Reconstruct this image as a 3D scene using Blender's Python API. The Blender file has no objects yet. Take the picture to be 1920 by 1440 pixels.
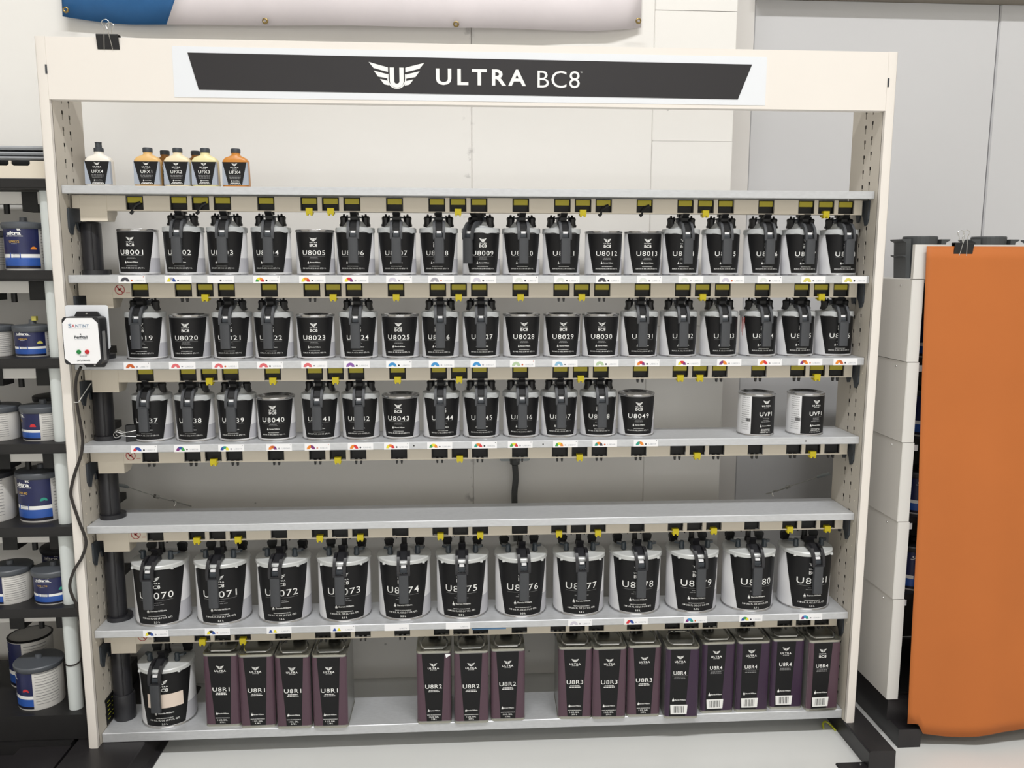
import bpy, bmesh, math, random
from math import sin, cos, pi, radians
from mathutils import Vector, Matrix

random.seed(7)
scene = bpy.context.scene
C = scene.collection

# ---------------------------------------------------------------- camera, light, exposure
cam_data = bpy.data.cameras.new('camera')
cam_data.sensor_width = 36.0
cam_data.lens = 1560.0 / 1920.0 * 36.0
cam_data.clip_start = 0.05
cam = bpy.data.objects.new('camera', cam_data)
C.objects.link(cam)
_rt = Vector((0.99797368, -0.06359921, 0.00191526))
_up = Vector((0.00725867, 0.1437014, 0.98959447))
_fw = Vector((0.06321265, 0.98757534, -0.14387186))
M = Matrix.Identity(4)
for i in range(3):
    M[i][0] = _rt[i]; M[i][1] = _up[i]; M[i][2] = -_fw[i]
M.translation = Vector((-0.0613, -2.2749, 1.4322))
cam.matrix_world = M
scene.camera = cam

scene.view_settings.view_transform = 'Standard'
scene.view_settings.look = 'None'
scene.view_settings.exposure = 0.14
scene.view_settings.gamma = 1.0
scene.view_settings.use_curve_mapping = False

world = bpy.data.worlds.new('world')
scene.world = world
world.use_nodes = True
wbg = world.node_tree.nodes['Background']
wbg.inputs[0].default_value = (0.95, 0.97, 1.0, 1)
wbg.inputs[1].default_value = 0.05


def ceiling_tube(x, y, z, sx, sy, watt, col=(1.0, 0.997, 0.99)):
    l = bpy.data.lights.new('ceiling_lamp_light', 'AREA')
    l.shape = 'RECTANGLE'; l.size = sx; l.size_y = sy; l.energy = watt; l.color = col
    o = bpy.data.objects.new('ceiling_lamp_light', l)
    o.location = (x, y, z)
    C.objects.link(o)
    return o


LAMPS = [(-0.75, -3.1, 138), (1.75, -3.1, 138), (-0.75, -6.3, 24), (1.75, -6.3, 24)]
for lx, ly, w in LAMPS:
    ceiling_tube(lx, ly, 6.0, 2.3, 0.30, w)
# added low fill light behind the viewer, brightens the gaps between shelves
added_fill = bpy.data.lights.new('added_front_fill', 'AREA')
added_fill.shape = 'RECTANGLE'; added_fill.size = 7.0; added_fill.size_y = 2.3; added_fill.energy = 58; added_fill.color = (1.0, 0.975, 0.93)
added_fill_obj = bpy.data.objects.new('added_front_fill', added_fill)
added_fill_obj.location = (0.2, -7.9, 1.75); added_fill_obj.rotation_euler = (radians(90), 0, 0)
C.objects.link(added_fill_obj)


# ---------------------------------------------------------------- materials
def lin(h):
    h = h.lstrip('#')
    r = []
    for i in (0, 2, 4):
        c = int(h[i:i + 2], 16) / 255.0
        r.append(c / 12.92 if c <= 0.04045 else ((c + 0.055) / 1.055) ** 2.4)
    return (r[0], r[1], r[2], 1.0)


MATS = {}


def mat(name, col, rough=0.5, metal=0.0, var=0.0, vscale=30.0, bump=0.0, bscale=80.0, stretch=None, spec=0.5, trans=0.0):
    m = bpy.data.materials.new(name)
    m.use_nodes = True
    nt = m.node_tree
    b = nt.nodes['Principled BSDF']
    c = lin(col)
    b.inputs['Base Color'].default_value = c
    b.inputs['Roughness'].default_value = rough
    b.inputs['Metallic'].default_value = metal
    b.inputs['Specular IOR Level'].default_value = spec
    if trans:
        b.inputs['Transmission Weight'].default_value = trans
    if var or bump:
        tc = nt.nodes.new('ShaderNodeTexCoord')
        mp = nt.nodes.new('ShaderNodeMapping')
        nt.links.new(tc.outputs['Object'], mp.inputs['Vector'])
        if stretch:
            mp.inputs['Scale'].default_value = stretch
    if var:
        n = nt.nodes.new('ShaderNodeTexNoise')
        n.inputs['Scale'].default_value = vscale
        n.inputs['Detail'].default_value = 4
        nt.links.new(mp.outputs['Vector'], n.inputs['Vector'])
        r = nt.nodes.new('ShaderNodeMapRange')
        r.inputs['From Min'].default_value = 0.3
        r.inputs['From Max'].default_value = 0.7
        r.inputs['To Min'].default_value = 1.0 - var
        r.inputs['To Max'].default_value = 1.0 + var
        nt.links.new(n.outputs['Fac'], r.inputs['Value'])
        mx = nt.nodes.new('ShaderNodeVectorMath')
        mx.operation = 'SCALE'
        mx.inputs[0].default_value = c[:3]
        nt.links.new(r.outputs['Result'], mx.inputs['Scale'])
        nt.links.new(mx.outputs['Vector'], b.inputs['Base Color'])
    if bump:
        n2 = nt.nodes.new('ShaderNodeTexNoise')
        n2.inputs['Scale'].default_value = bscale
        n2.inputs['Detail'].default_value = 6
        nt.links.new(mp.outputs['Vector'], n2.inputs['Vector'])
        bp = nt.nodes.new('ShaderNodeBump')
        bp.inputs['Strength'].default_value = bump
        bp.inputs['Distance'].default_value = 0.004
        nt.links.new(n2.outputs['Fac'], bp.inputs['Height'])
        nt.links.new(bp.outputs['Normal'], b.inputs['Normal'])
    MATS[name] = m
    return m


mat('wall_paint', '#f1efeb', 0.75, var=0.015, vscale=3, bump=0.12, bscale=24)
mat('bay_metal', '#cfcfd1', 0.5, var=0.02, vscale=1.5)
mat('bay_jamb', '#dddad7', 0.6)
mat('soffit', '#8f877b', 0.7)
mat('floor_epoxy', '#dcdddb', 0.22, var=0.03, vscale=2.2)
mat('ceiling_paint', '#cfccc6', 0.9)
mat('room_paint', '#cbc6bc', 0.9)
mat('cream_enamel', '#ebe5de', 0.45, var=0.01, vscale=4)
mat('cream_sheet_shaded', '#cbc4b8', 0.5, var=0.01, vscale=4)  # darker copy of the enamel, shade on the inner faces put into the colour
mat('cream_warm', '#ddd4c4', 0.5)
mat('galvanised', '#cbcdd0', 0.42, metal=0.35, var=0.05, vscale=60, stretch=(1, 3, 3))
mat('black_plastic', '#19191b', 0.45)
mat('black_deep', '#0b0b0c', 0.6)
mat('black_satin', '#222226', 0.38)
mat('slate_plastic', '#3a3f45', 0.5)
mat('handle_grey', '#414347', 0.5, var=0.03, vscale=90)
mat('lid_grey', '#c0c3c4', 0.38, var=0.03, vscale=120)
mat('gallon_lid', '#cfd1d0', 0.22, var=0.02, vscale=70)
mat('smoke_knob', '#3c444b', 0.16)
mat('belt_yellow', '#b3a62a', 0.5)
mat('clip_yellow', '#ecd91c', 0.45)
mat('can_silver', '#ebebed', 0.42, metal=0.0, var=0.03, vscale=40, stretch=(1, 1, .4))
mat('can_grey', '#bdbdc3', 0.45)
mat('can_steel', '#b9b9ba', 0.2, metal=0.9)
mat('label_black', '#141416', 0.48, spec=0.3)
mat('label_purple', '#553e4a', 0.35)
mat('label_plum', '#37233c', 0.35)
mat('print_white', '#f2f2f0', 0.6)
mat('print_grey', '#8b8b8c', 0.6)
mat('print_mid', '#b9bdc2', 0.6)
mat('sign_black', '#242225', 0.45)
mat('sign_white', '#e6e9ee', 0.45)
mat('paper_white', '#f4f4f6', 0.6)
mat('note_cream', '#ead9cb', 0.7)
mat('tin_steel', '#b5b4a9', 0.26, metal=0.85, var=0.03, vscale=30)
mat('tin_side', '#a7a7a5', 0.3, metal=0.7)
mat('banner_blue', '#235f96', 0.4, var=0.08, vscale=14, bump=0.5, bscale=9)
mat('banner_white', '#e6dfe2', 0.5, var=0.05, vscale=5, bump=0.3, bscale=4)
mat('brass', '#8d7a4e', 0.35, metal=0.8)
mat('wire_steel', '#c9c9c6', 0.25, metal=0.9)
mat('navy', '#1d2350', 0.35, var=0.12, vscale=25)
mat('royal', '#2a56a8', 0.35, var=0.1, vscale=30)
mat('navy_dark', '#15152a', 0.35)
mat('lid_dark', '#565a60', 0.4)
mat('lid_charcoal', '#2c2d30', 0.45)
mat('info_paper', '#d8d6d2', 0.6, var=0.02, vscale=200)
mat('gold', '#c7a24b', 0.5)
mat('pvc', '#dbe1e0', 0.4, var=0.02, vscale=10)
mat('shelf_black', '#1b1a1b', 0.5, var=0.08, vscale=40)
mat('foot_black', '#252325', 0.38, var=0.06, vscale=20)
mat('panel_white', '#dcdad6', 0.45)
mat('orange_sheet', '#bd6a2d', 0.7, var=0.03, vscale=4)
mat('bin_grey', '#4b4e50', 0.5)
mat('slate_sheet', '#a2a5a9', 0.6, var=0.04, vscale=20)
mat('button_green', '#15803c', 0.35)
mat('button_red', '#c4242e', 0.35)
mat('logo_blue', '#4f7396', 0.5)
mat('warn_red', '#b23a3a', 0.5)
mat('cord_black', '#2a2523', 0.5)
mat('conduit', '#4a4c4c', 0.5)
mat('box_metal', '#8c9294', 0.4, metal=0.6)
mat('zip_white', '#dcdcd8', 0.5)
mat('strap_green', '#c2c53a', 0.5)
mat('paint_red', '#c0392b', 0.5)
mat('lamp_body', '#e8e8e6', 0.5)
for nm, hx in (('amber', '#dfb676'), ('cream_liquid', '#ecdcba'), ('pale_yellow', '#e6dca8'), ('milk', '#eee9df'), ('orange_liquid', '#c98436'), ('brown_liquid', '#a9732f'), ('bottle_label', '#a5adba')):
    mat(nm, hx, 0.35)
for nm, hx in (('c_dark', '#46464f'), ('c_yellow', '#e8dc3a'), ('c_blue', '#2c4f9e'), ('c_green', '#3f9e4d'), ('c_orange', '#e88a2c'), ('c_red', '#d6333a'), ('c_purple', '#7c3277'), ('c_lilac', '#cfcbd8'), ('c_grey', '#a7a5ae'), ('c_pale', '#dfe3df'), ('c_lemon', '#d8cf6a'), ('c_rust', '#c9602b'), ('c_rose', '#dd6a70'), ('c_violet', '#8a5aa6'), ('c_sky', '#3f93cf'), ('c_sage', '#b4cba7'), ('c_ltblue', '#8cbcd9'), ('c_teal', '#2f9a86'), ('c_black', '#1c1c22')):
    mat(nm, hx, 0.6)

# pitted painted wall: small dark specks
def wall_pits():
    m = MATS['wall_paint']
    nt = m.node_tree
    b = nt.nodes['Principled BSDF']
    src = b.inputs['Base Color'].links[0].from_socket
    tc = [n for n in nt.nodes if n.type == 'TEX_COORD'][0]
    v = nt.nodes.new('ShaderNodeTexVoronoi')
    v.inputs['Scale'].default_value = 7.0
    nt.links.new(tc.outputs['Object'], v.inputs['Vector'])
    r = nt.nodes.new('ShaderNodeMapRange')
    r.inputs['From Min'].default_value = 0.02
    r.inputs['From Max'].default_value = 0.035
    r.inputs['To Min'].default_value = 0.55
    r.inputs['To Max'].default_value = 1.0
    nt.links.new(v.outputs['Distance'], r.inputs['Value'])
    mx = nt.nodes.new('ShaderNodeVectorMath')
    mx.operation = 'SCALE'
    nt.links.new(src, mx.inputs[0])
    nt.links.new(r.outputs['Result'], mx.inputs['Scale'])
    nt.links.new(mx.outputs['Vector'], b.inputs['Base Color'])


wall_pits()


def wall_scuffs():
    nt = MATS['wall_paint'].node_tree
    b = nt.nodes['Principled BSDF']
    src = b.inputs['Base Color'].links[0].from_socket
    tc = [n for n in nt.nodes if n.type == 'TEX_COORD'][0]
    sp = nt.nodes.new('ShaderNodeSeparateXYZ'); nt.links.new(tc.outputs['Object'], sp.inputs[0])
    d = nt.nodes.new('ShaderNodeMath'); d.operation = 'ADD'; d.inputs[1].default_value = 0.026; nt.links.new(sp.outputs['X'], d.inputs[0])
    ab = nt.nodes.new('ShaderNodeMath'); ab.operation = 'ABSOLUTE'; nt.links.new(d.outputs[0], ab.inputs[0])
    r = nt.nodes.new('ShaderNodeMapRange'); r.inputs['From Min'].default_value = .005; r.inputs['From Max'].default_value = .022; r.inputs['To Min'].default_value = 1; r.inputs['To Max'].default_value = 0
    nt.links.new(ab.outputs[0], r.inputs['Value'])
    n = nt.nodes.new('ShaderNodeTexNoise'); n.inputs['Scale'].default_value = 26; n.inputs['Detail'].default_value = 8; nt.links.new(tc.outputs['Object'], n.inputs['Vector'])
    r2 = nt.nodes.new('ShaderNodeMapRange'); r2.inputs['From Min'].default_value = .56; r2.inputs['From Max'].default_value = .66; r2.inputs['To Max'].default_value = .38
    nt.links.new(n.outputs['Fac'], r2.inputs['Value'])
    m = nt.nodes.new('ShaderNodeMath'); m.operation = 'MULTIPLY'; nt.links.new(r.outputs[0], m.inputs[0]); nt.links.new(r2.outputs[0], m.inputs[1])
    inv = nt.nodes.new('ShaderNodeMath'); inv.operation = 'SUBTRACT'; inv.inputs[0].default_value = 1.0; nt.links.new(m.outputs[0], inv.inputs[1])
    mx = nt.nodes.new('ShaderNodeVectorMath'); mx.operation = 'SCALE'; nt.links.new(src, mx.inputs[0]); nt.links.new(inv.outputs[0], mx.inputs['Scale'])
    nt.links.new(mx.outputs['Vector'], b.inputs['Base Color'])


wall_scuffs()


# ---------------------------------------------------------------- mesh builder
class MB:
    def __init__(s):
        s.v = []; s.f = []; s.m = []; s.mi = 0

    def add(s, vs, fs, mi=None):
        o = len(s.v)
        s.v += [tuple(p) for p in vs]
        s.f += [tuple(i + o for i in f) for f in fs]
        s.m += [s.mi if mi is None else mi] * len(fs)
        return s

    def box(s, x0, x1, y0, y1, z0, z1, mi=None):
        vs = [(x0, y0, z0), (x1, y0, z0), (x1, y1, z0), (x0, y1, z0), (x0, y0, z1), (x1, y0, z1), (x1, y1, z1), (x0, y1, z1)]
        fs = [(0, 3, 2, 1), (4, 5, 6, 7), (0, 1, 5, 4), (1, 2, 6, 5), (2, 3, 7, 6), (3, 0, 4, 7)]
        return s.add(vs, fs, mi)

    def cbox(s, cx, cy, cz, dx, dy, dz, mi=None):
        return s.box(cx - dx / 2, cx + dx / 2, cy - dy / 2, cy + dy / 2, cz - dz / 2, cz + dz / 2, mi)

    def lathe(s, prof, n=24, cx=0, cy=0, mi=None, cap0=False, cap1=False, wob=None):
        vs = []; fs = []
        k = len(prof)
        for i in range(n):
            a = 2 * pi * i / n
            for j, (r, z) in enumerate(prof):
                zz = z + (wob(a, j) if wob else 0)
                vs.append((cx + r * cos(a), cy + r * sin(a), zz))
        for i in range(n):
            i2 = (i + 1) % n
            for j in range(k - 1):
                fs.append((i * k + j, i2 * k + j, i2 * k + j + 1, i * k + j + 1))
        if cap0: fs.append(tuple(i * k for i in reversed(range(n))))
        if cap1: fs.append(tuple(i * k + k - 1 for i in range(n)))
        return s.add(vs, fs, mi)

    def prism(s, poly, axis, a0, a1, mi=None):
        """poly: list of 2D points; axis 'x': poly=(y,z); 'y': poly=(x,z); 'z': poly=(x,y)"""
        n = len(poly)

        def P(p, a):
            if axis == 'x': return (a, p[0], p[1])
            if axis == 'y': return (p[0], a, p[1])
            return (p[0], p[1], a)
        vs = [P(p, a0) for p in poly] + [P(p, a1) for p in poly]
        fs = [tuple(range(n)), tuple(reversed(range(n, 2 * n)))]
        for i in range(n):
            j = (i + 1) % n
            fs.append((i, i + n, j + n, j))
        return s.add(vs, fs, mi)

    def tube(s, pts, r, n=8, mi=None, caps=True):
        pts = [Vector(p) for p in pts]
        vs = []; fs = []
        prev = None
        for i, p in enumerate(pts):
            if i == 0: t = pts[1] - pts[0]
            elif i == len(pts) - 1: t = pts[-1] - pts[-2]
            else: t = pts[i + 1] - pts[i - 1]
            t.normalize()
            if prev is None:
                ref = Vector((0, 0, 1)) if abs(t.z) < 0.9 else Vector((1, 0, 0))
                u = t.cross(ref).normalized()
            else:
                u = prev - t * prev.dot(t)
                if u.length < 1e-6: u = t.cross(Vector((0, 0, 1)))
                u.normalize()
            prev = u
            w = t.cross(u)
            rr = r[i] if isinstance(r, (list, tuple)) else r
            for k in range(n):
                a = 2 * pi * k / n
                q = p + u * (cos(a) * rr) + w * (sin(a) * rr)
                vs.append(tuple(q))
        for i in range(len(pts) - 1):
            for k in range(n):
                k2 = (k + 1) % n
                fs.append((i * n + k, i * n + k2, (i + 1) * n + k2, (i + 1) * n + k))
        if caps:
            fs.append(tuple(reversed(range(n))))
            fs.append(tuple((len(pts) - 1) * n + k for k in range(n)))
        return s.add(vs, fs, mi)

    def mesh(s, name, mats, smooth=True, angle=35, fix=True):
        me = bpy.data.meshes.new(name)
        me.from_pydata(s.v, [], s.f)
        if fix:
            bm = bmesh.new(); bm.from_mesh(me)
            bmesh.ops.recalc_face_normals(bm, faces=bm.faces)
            bm.to_mesh(me); bm.free()
        if isinstance(mats, str): mats = [mats]
        for mm in mats: me.materials.append(MATS[mm])
        me.polygons.foreach_set('material_index', s.m)
        if smooth:
            me.polygons.foreach_set('use_smooth', [True] * len(me.polygons))
            me.set_sharp_from_angle(angle=radians(angle))
        me.update()
        return me


def spline(pts, k=6):
    P = [Vector(p) for p in pts]
    out = []
    for i in range(len(P) - 1):
        p0 = P[max(i - 1, 0)]; p1 = P[i]; p2 = P[i + 1]; p3 = P[min(i + 2, len(P) - 1)]
        for j in range(k):
            t = j / k
            out.append(0.5 * ((2 * p1) + (p2 - p0) * t + (2 * p0 - 5 * p1 + 4 * p2 - p3) * t * t + (3 * p1 - p0 - 3 * p2 + p3) * t ** 3))
    out.append(P[-1])
    return out


def rrect(x0, x1, y0, y1, r, k=4):
    p = []
    for cx, cy, a0 in ((x1 - r, y0 + r, -pi / 2), (x1 - r, y1 - r, 0), (x0 + r, y1 - r, pi / 2), (x0 + r, y0 + r, pi)):
        for i in range(k + 1):
            a = a0 + (pi / 2) * i / k
            p.append((cx + r * cos(a), cy + r * sin(a)))
    return p


# ---------------------------------------------------------------- object helpers
def obj(name, me, parent=None, loc=(0, 0, 0), rz=0.0):
    o = bpy.data.objects.new(name, me)
    C.objects.link(o)
    o.location = loc
    if rz: o.rotation_euler = (0, 0, rz)
    if parent: o.parent = parent
    return o


def thing(name, label, cat, loc=(0, 0, 0), rz=0.0, group=None):
    o = bpy.data.objects.new(name, None)
    o.empty_display_size = 0.03
    C.objects.link(o)
    o.location = loc
    o.rotation_euler = (0, 0, rz)
    o['label'] = label; o['category'] = cat
    if group: o['group'] = group
    return o


def tag(o, label, cat, group=None):
    o['label'] = label; o['category'] = cat
    if group: o['group'] = group
    return o


def struct(name, me, parent=None, loc=(0, 0, 0)):
    o = obj(name, me, parent, loc)
    if parent is None: o['kind'] = 'structure'
    return o


# ---------------------------------------------------------------- lettering
TXT = {}


def text_batch(items):
    tmp = []
    for key in items:
        if key in TXT: continue
        body, bold, sp = key
        cu = bpy.data.curves.new('t', 'FONT')
        cu.body = body; cu.size = 1.0; cu.offset = bold; cu.space_character = sp
        cu.resolution_u = 3; cu.align_x = 'CENTER'; cu.fill_mode = 'FRONT'
        o = bpy.data.objects.new('t', cu); C.objects.link(o)
        tmp.append((key, o, cu))
    bpy.context.view_layer.update()
    dg = bpy.context.evaluated_depsgraph_get()
    for key, o, cu in tmp:
        me = o.evaluated_get(dg).to_mesh()
        vs = [(v.co.x, v.co.y) for v in me.vertices]
        fs = [tuple(p.vertices) for p in me.polygons]
        o.evaluated_get(dg).to_mesh_clear()
        if vs:
            x0 = min(v[0] for v in vs); x1 = max(v[0] for v in vs)
            y0 = min(v[1] for v in vs); y1 = max(v[1] for v in vs)
        else: x0 = x1 = y0 = y1 = 0
        TXT[key] = (vs, fs, x0, x1, y0, y1)
    for key, o, cu in tmp:
        bpy.data.objects.remove(o); bpy.data.curves.remove(cu)


def text2d(key, cx, cy, w, h):
    """2D text fitted to width w, total height h, centred at cx,cy"""
    vs, fs, x0, x1, y0, y1 = TXT[key]
    sx = w / max(x1 - x0, 1e-6); sy = h / max(y1 - y0, 1e-6)
    mx = (x0 + x1) / 2; my = (y0 + y1) / 2
    return [((v[0] - mx) * sx + cx, (v[1] - my) * sy + cy) for v in vs], fs


def emblem2d(cx, cy, w):
    s = w / 411.0
    V = []; F = []

    def poly(p):
        o = len(V)
        V.extend(((x) * s + cx, (-(y)) * s + cy) for x, y in p)
        F.append(tuple(range(o, o + len(p))))
    for sg in (-1, 1):
        for p in ([(-208, -95), (-65, -58), (-65, -25), (-172, -52)], [(-172, -34), (-72, -9), (-70, 21), (-140, 9)], [(-125, 26), (-70, 38), (-58, 72), (-95, 64)]):
            q = [(x * -sg, y) for x, y in p]
            poly(q if sg == -1 else q[::-1])

    def stroke(xl, top, rad, wd):
        pts = [(-xl, top)]
        n = 12
        cyy = 75 - rad if wd > 15 else 92 - rad
        for i in range(n + 1):
            a = pi - pi * i / n
            pts.append((xl * cos(a), cyy + rad * sin(a)))
        pts.append((xl, top))
        for i in range(len(pts) - 1):
            def nrm(i):
                a = pts[max(i - 1, 0)]; b = pts[min(i + 1, len(pts) - 1)]
                dx, dy = b[0] - a[0], b[1] - a[1]; l = math.hypot(dx, dy)
                return (-dy / l * wd / 2, dx / l * wd / 2)
            n0 = nrm(i); n1 = nrm(i + 1)
            a, b = pts[i], pts[i + 1]
            poly([(a[0] + n0[0], a[1] + n0[1]), (a[0] - n0[0], a[1] - n0[1]), (b[0] - n1[0], b[1] - n1[1]), (b[0] + n1[0], b[1] + n1[1])])
    stroke(36, -58, 36, 32)
    stroke(66, -10, 66, 9)
    return V, F


def bars2d(cx, cy, w, h, n=1, seed=0):
    """a line of unreadably small print as short word-length dashes"""
    rnd = random.Random(seed)
    V = []; F = []
    x = cx - w / 2
    while x < cx + w / 2 - w * .03:
        l = min(w * rnd.uniform(.12, .26), cx + w / 2 - x)
        o = len(V)
        V += [(x, cy - h / 2), (x + l, cy - h / 2), (x + l, cy + h / 2), (x, cy + h / 2)]
        F.append((o, o + 1, o + 2, o + 3))
        x += l + w * .035
    return V, F


def line2d(cx, cy, w, h, n=10):
    V = []; F = []
    for i in range(n + 1):
        x = cx - w / 2 + w * i / n
        V += [(x, cy - h / 2), (x, cy + h / 2)]
    for i in range(n):
        F.append((2 * i, 2 * i + 2, 2 * i + 3, 2 * i + 1))
    return V, F


def icon2d(cx, cy, h):
    s = h
    V = [(cx - .28 * s, cy - .3 * s), (cx + .28 * s, cy - .3 * s), (cx + .25 * s, cy), (cx + .06 * s, cy + .2 * s), (cx + .05 * s, cy + .5 * s), (cx - .05 * s, cy + .5 * s), (cx - .06 * s, cy + .2 * s), (cx - .25 * s, cy)]
    V2 = [(cx - .2 * s, cy - .36 * s), (cx - .2 * s, cy - .5 * s), (cx - .08 * s, cy - .5 * s), (cx - .08 * s, cy - .36 * s)]
    V3 = [(cx + .2 * s, cy - .36 * s), (cx + .08 * s, cy - .36 * s), (cx + .08 * s, cy - .5 * s), (cx + .2 * s, cy - .5 * s)]
    return V + V2 + V3, [tuple(range(8)), (8, 9, 10, 11), (12, 13, 14, 15)]


def wrap(mb, vf, r, mi=0, th0=0.0):
    V, F = vf
    mb.add([(r * sin(x / r + th0), -r * cos(x / r + th0), z) for x, z in V], F, mi)


def flat(mb, vf, y, mi=0):
    V, F = vf
    mb.add([(x, y, z) for x, z in V], F, mi)


NUM_KEYS = [('U80%02d' % i, 0.002, 1.14) for i in list(range(1, 50)) + list(range(70, 82))]
K_ULTRA = ('ULTRA', 0.03, 1.25); K_BC8 = ('BC8', 0.015, 1.05); K_SW = ('Sherwin-Williams.', 0.025, 1.05)
K_PRO = ('VENTE PROFESSIONNELLE', 0.02, 1.0)
K_Q1 = ('33.8 U.S. FL OZ (1.06 U.S. QT) / 1 L', 0.02, 1.05)
K_G1 = ('118 U.S. FL OZ (3.7 U.S. QT)', 0.02, 1.05); K_G2 = ('3.5 L', 0.02, 1.05)
K_T1 = ('1 U.S. GAL', 0.02, 1.05); K_T2 = ('3.78 L', 0.02, 1.05); K_SYS = ('SYSTEM', 0.02, 1.3)
K_HU = ('ULTRA', 0.022, 1.32); K_HB = ('BC8', -0.004, 1.05); K_TM = ('TM', 0.0, 1.0)
K_U1 = ('33.8 U.S. FL OZ', 0.02, 1.0); K_U2 = ('(1.06 U.S. QT) / 1 L', 0.02, 1.0)
MORE = [(s, 0.004, 1.1) for s in ('U8R1', 'U8R2', 'U8R3', 'U8R4', 'UVP1', 'UFX1', 'UFX2', 'UFX3', 'UFX4')]
BLUE = [('ultra', 0.03, 0.95), ('9K', 0.03, 1.0)] + [(s, 0.02, 1.05) for s in ('U9032', 'U9050', 'U9140', 'U9170', 'U9026')]
SANT = [('S', 0.012, 1.0), ('A', 0.012, 1.0), ('NTINT', 0.012, 1.0), ('Perfitall', 0.03, 1.0), ('(847) 558-4652', 0.02, 1.0)]
LABN = [('U80%02d' % i, 0.0, 1.05) for i in list(range(1, 50)) + list(range(70, 82))]
text_batch(NUM_KEYS + [K_ULTRA, K_BC8, K_SW, K_PRO, K_Q1, K_G1, K_G2, K_T1, K_T2, K_SYS, K_HU, K_HB, K_TM, K_U1, K_U2] + MORE + BLUE + SANT + LABN)

# ---------------------------------------------------------------- the room
WY = 0.47   # wall plane
struct('floor', MB().box(-5.0, 5.0, -8.0, 0.95, -0.1, 0.0).mesh('floor', 'floor_epoxy', False))
struct('ceiling', MB().box(-5.0, 5.0, -8.0, 0.95, 6.15, 6.25).mesh('ceiling', 'ceiling_paint', False))
wb = struct('wall_back', MB().box(-5.0, 0.828, WY + 0.012, 0.9, 0.0, 6.15).mesh('wall_back', 'wall_paint', False))


def block(x0, x1, z0, z1, dy=0.0, b=0.0025):
    mb = MB()
    mb.prism([(x0 + b, WY + dy), (x1 - b, WY + dy), (x1, WY + dy + b), (x1, WY + 0.02), (x0, WY + 0.02), (x0, WY + dy + b)], 'z', z0 + .0006, z1 - .0006)
    obj('wall_block', mb.mesh('wall_block', 'wall_paint', False), wb)


block(-5.0, -0.0165, 0.0, 6.15)
block(-0.0157, 0.5668, 0.0, 6.15, 0.001)
for za, zb_ in ((0.0, .42), (.42, .825), (.825, 1.225), (1.225, 1.825), (1.825, 2.227), (2.227, 2.63), (2.63, 6.15)):
    block(0.5675, 0.834, za, zb_, 0.0022 if za in (0.0, .825, 1.825) else 0.0008)
# grey bay beyond the wall end
struct('wall_bay', MB().box(0.8, 5.0, 0.93, 0.95, 0.0, 6.15).mesh('wall_bay', 'bay_metal', False))
for nm, xa, xb in (('a', 1.003, 1.914), ('b', 1.918, 2.83), ('c', 2.834, 3.75)):
    mb = MB(); mb.prism([(xa + .004, .8), (xb - .004, .8), (xb, .806), (xb, .93), (xa, .93), (xa, .806)], 'z', 0.0, 2.365)
    struct('door_%d' % (1 + 'abc'.index(nm)), mb.mesh('door', 'bay_metal', False))
struct('trim_1', MB().box(0.86, 0.9995, 0.79, 0.93, 0.0, 2.6).mesh('jamb', 'bay_jamb', False))
struct('trim_2', MB().box(1.0, 5.0, 0.74, 0.93, 2.366, 6.15).mesh('soffit', 'soffit', False))
struct('wall_left', MB().box(-5.1, -5.0, -8.0, 0.95, 0.0, 6.15).mesh('wall_left', 'room_paint', False))
struct('wall_right', MB().box(5.0, 5.1, -8.0, 0.95, 0.0, 6.15).mesh('wall_right', 'room_paint', False))
struct('wall_front', MB().box(-5.0, 5.0, -8.1, -8.0, 0.0, 6.15).mesh('wall_front', 'room_paint', False))
wn = struct('added_window', MB().box(-3.4, 3.8, -7.995, -7.98, .55, 2.95).mesh('added_window_pane', 'sign_white', False))  # unseen window, added to go with the front fill light
fb = MB().box(-3.5, 3.9, -8.0, -7.94, 2.95, 3.05).mesh('added_window_frame', 'cream_warm', False); obj('added_window_frame', fb, wn); obj('added_window_sill', MB().box(-3.5, 3.9, -8.0, -7.94, .45, .55).mesh('added_window_sill', 'cream_warm', False), wn)
for i, (lx, ly, w) in enumerate(LAMPS):
    lt = thing('ceiling_lamp', ['ceiling tube lamp nearest rack, left side', 'ceiling tube lamp nearest rack, right side', 'ceiling tube lamp far behind viewer, left side', 'ceiling tube lamp far behind viewer, right side'][i], 'lamp', (lx, ly, 6.15))
    obj('lamp_housing', MB().box(-1.18, 1.18, -.17, .17, -.14, 0).mesh('lamp_housing', 'lamp_body', False), lt)

# ---------------------------------------------------------------- the rack
S = [1.632, 1.398, 1.165, 0.934, 0.704, 0.3965, 0.084]   # shelf tops
TH = [0.0212] * 6 + [0.028]
SY0, SY1 = 0.029, 0.190
rack = thing('paint_mixing_rack', 'tall cream and grey steel paint mixing rack with black winged-logo header sign', 'shelf rack', (0, 0, 0))


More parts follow.
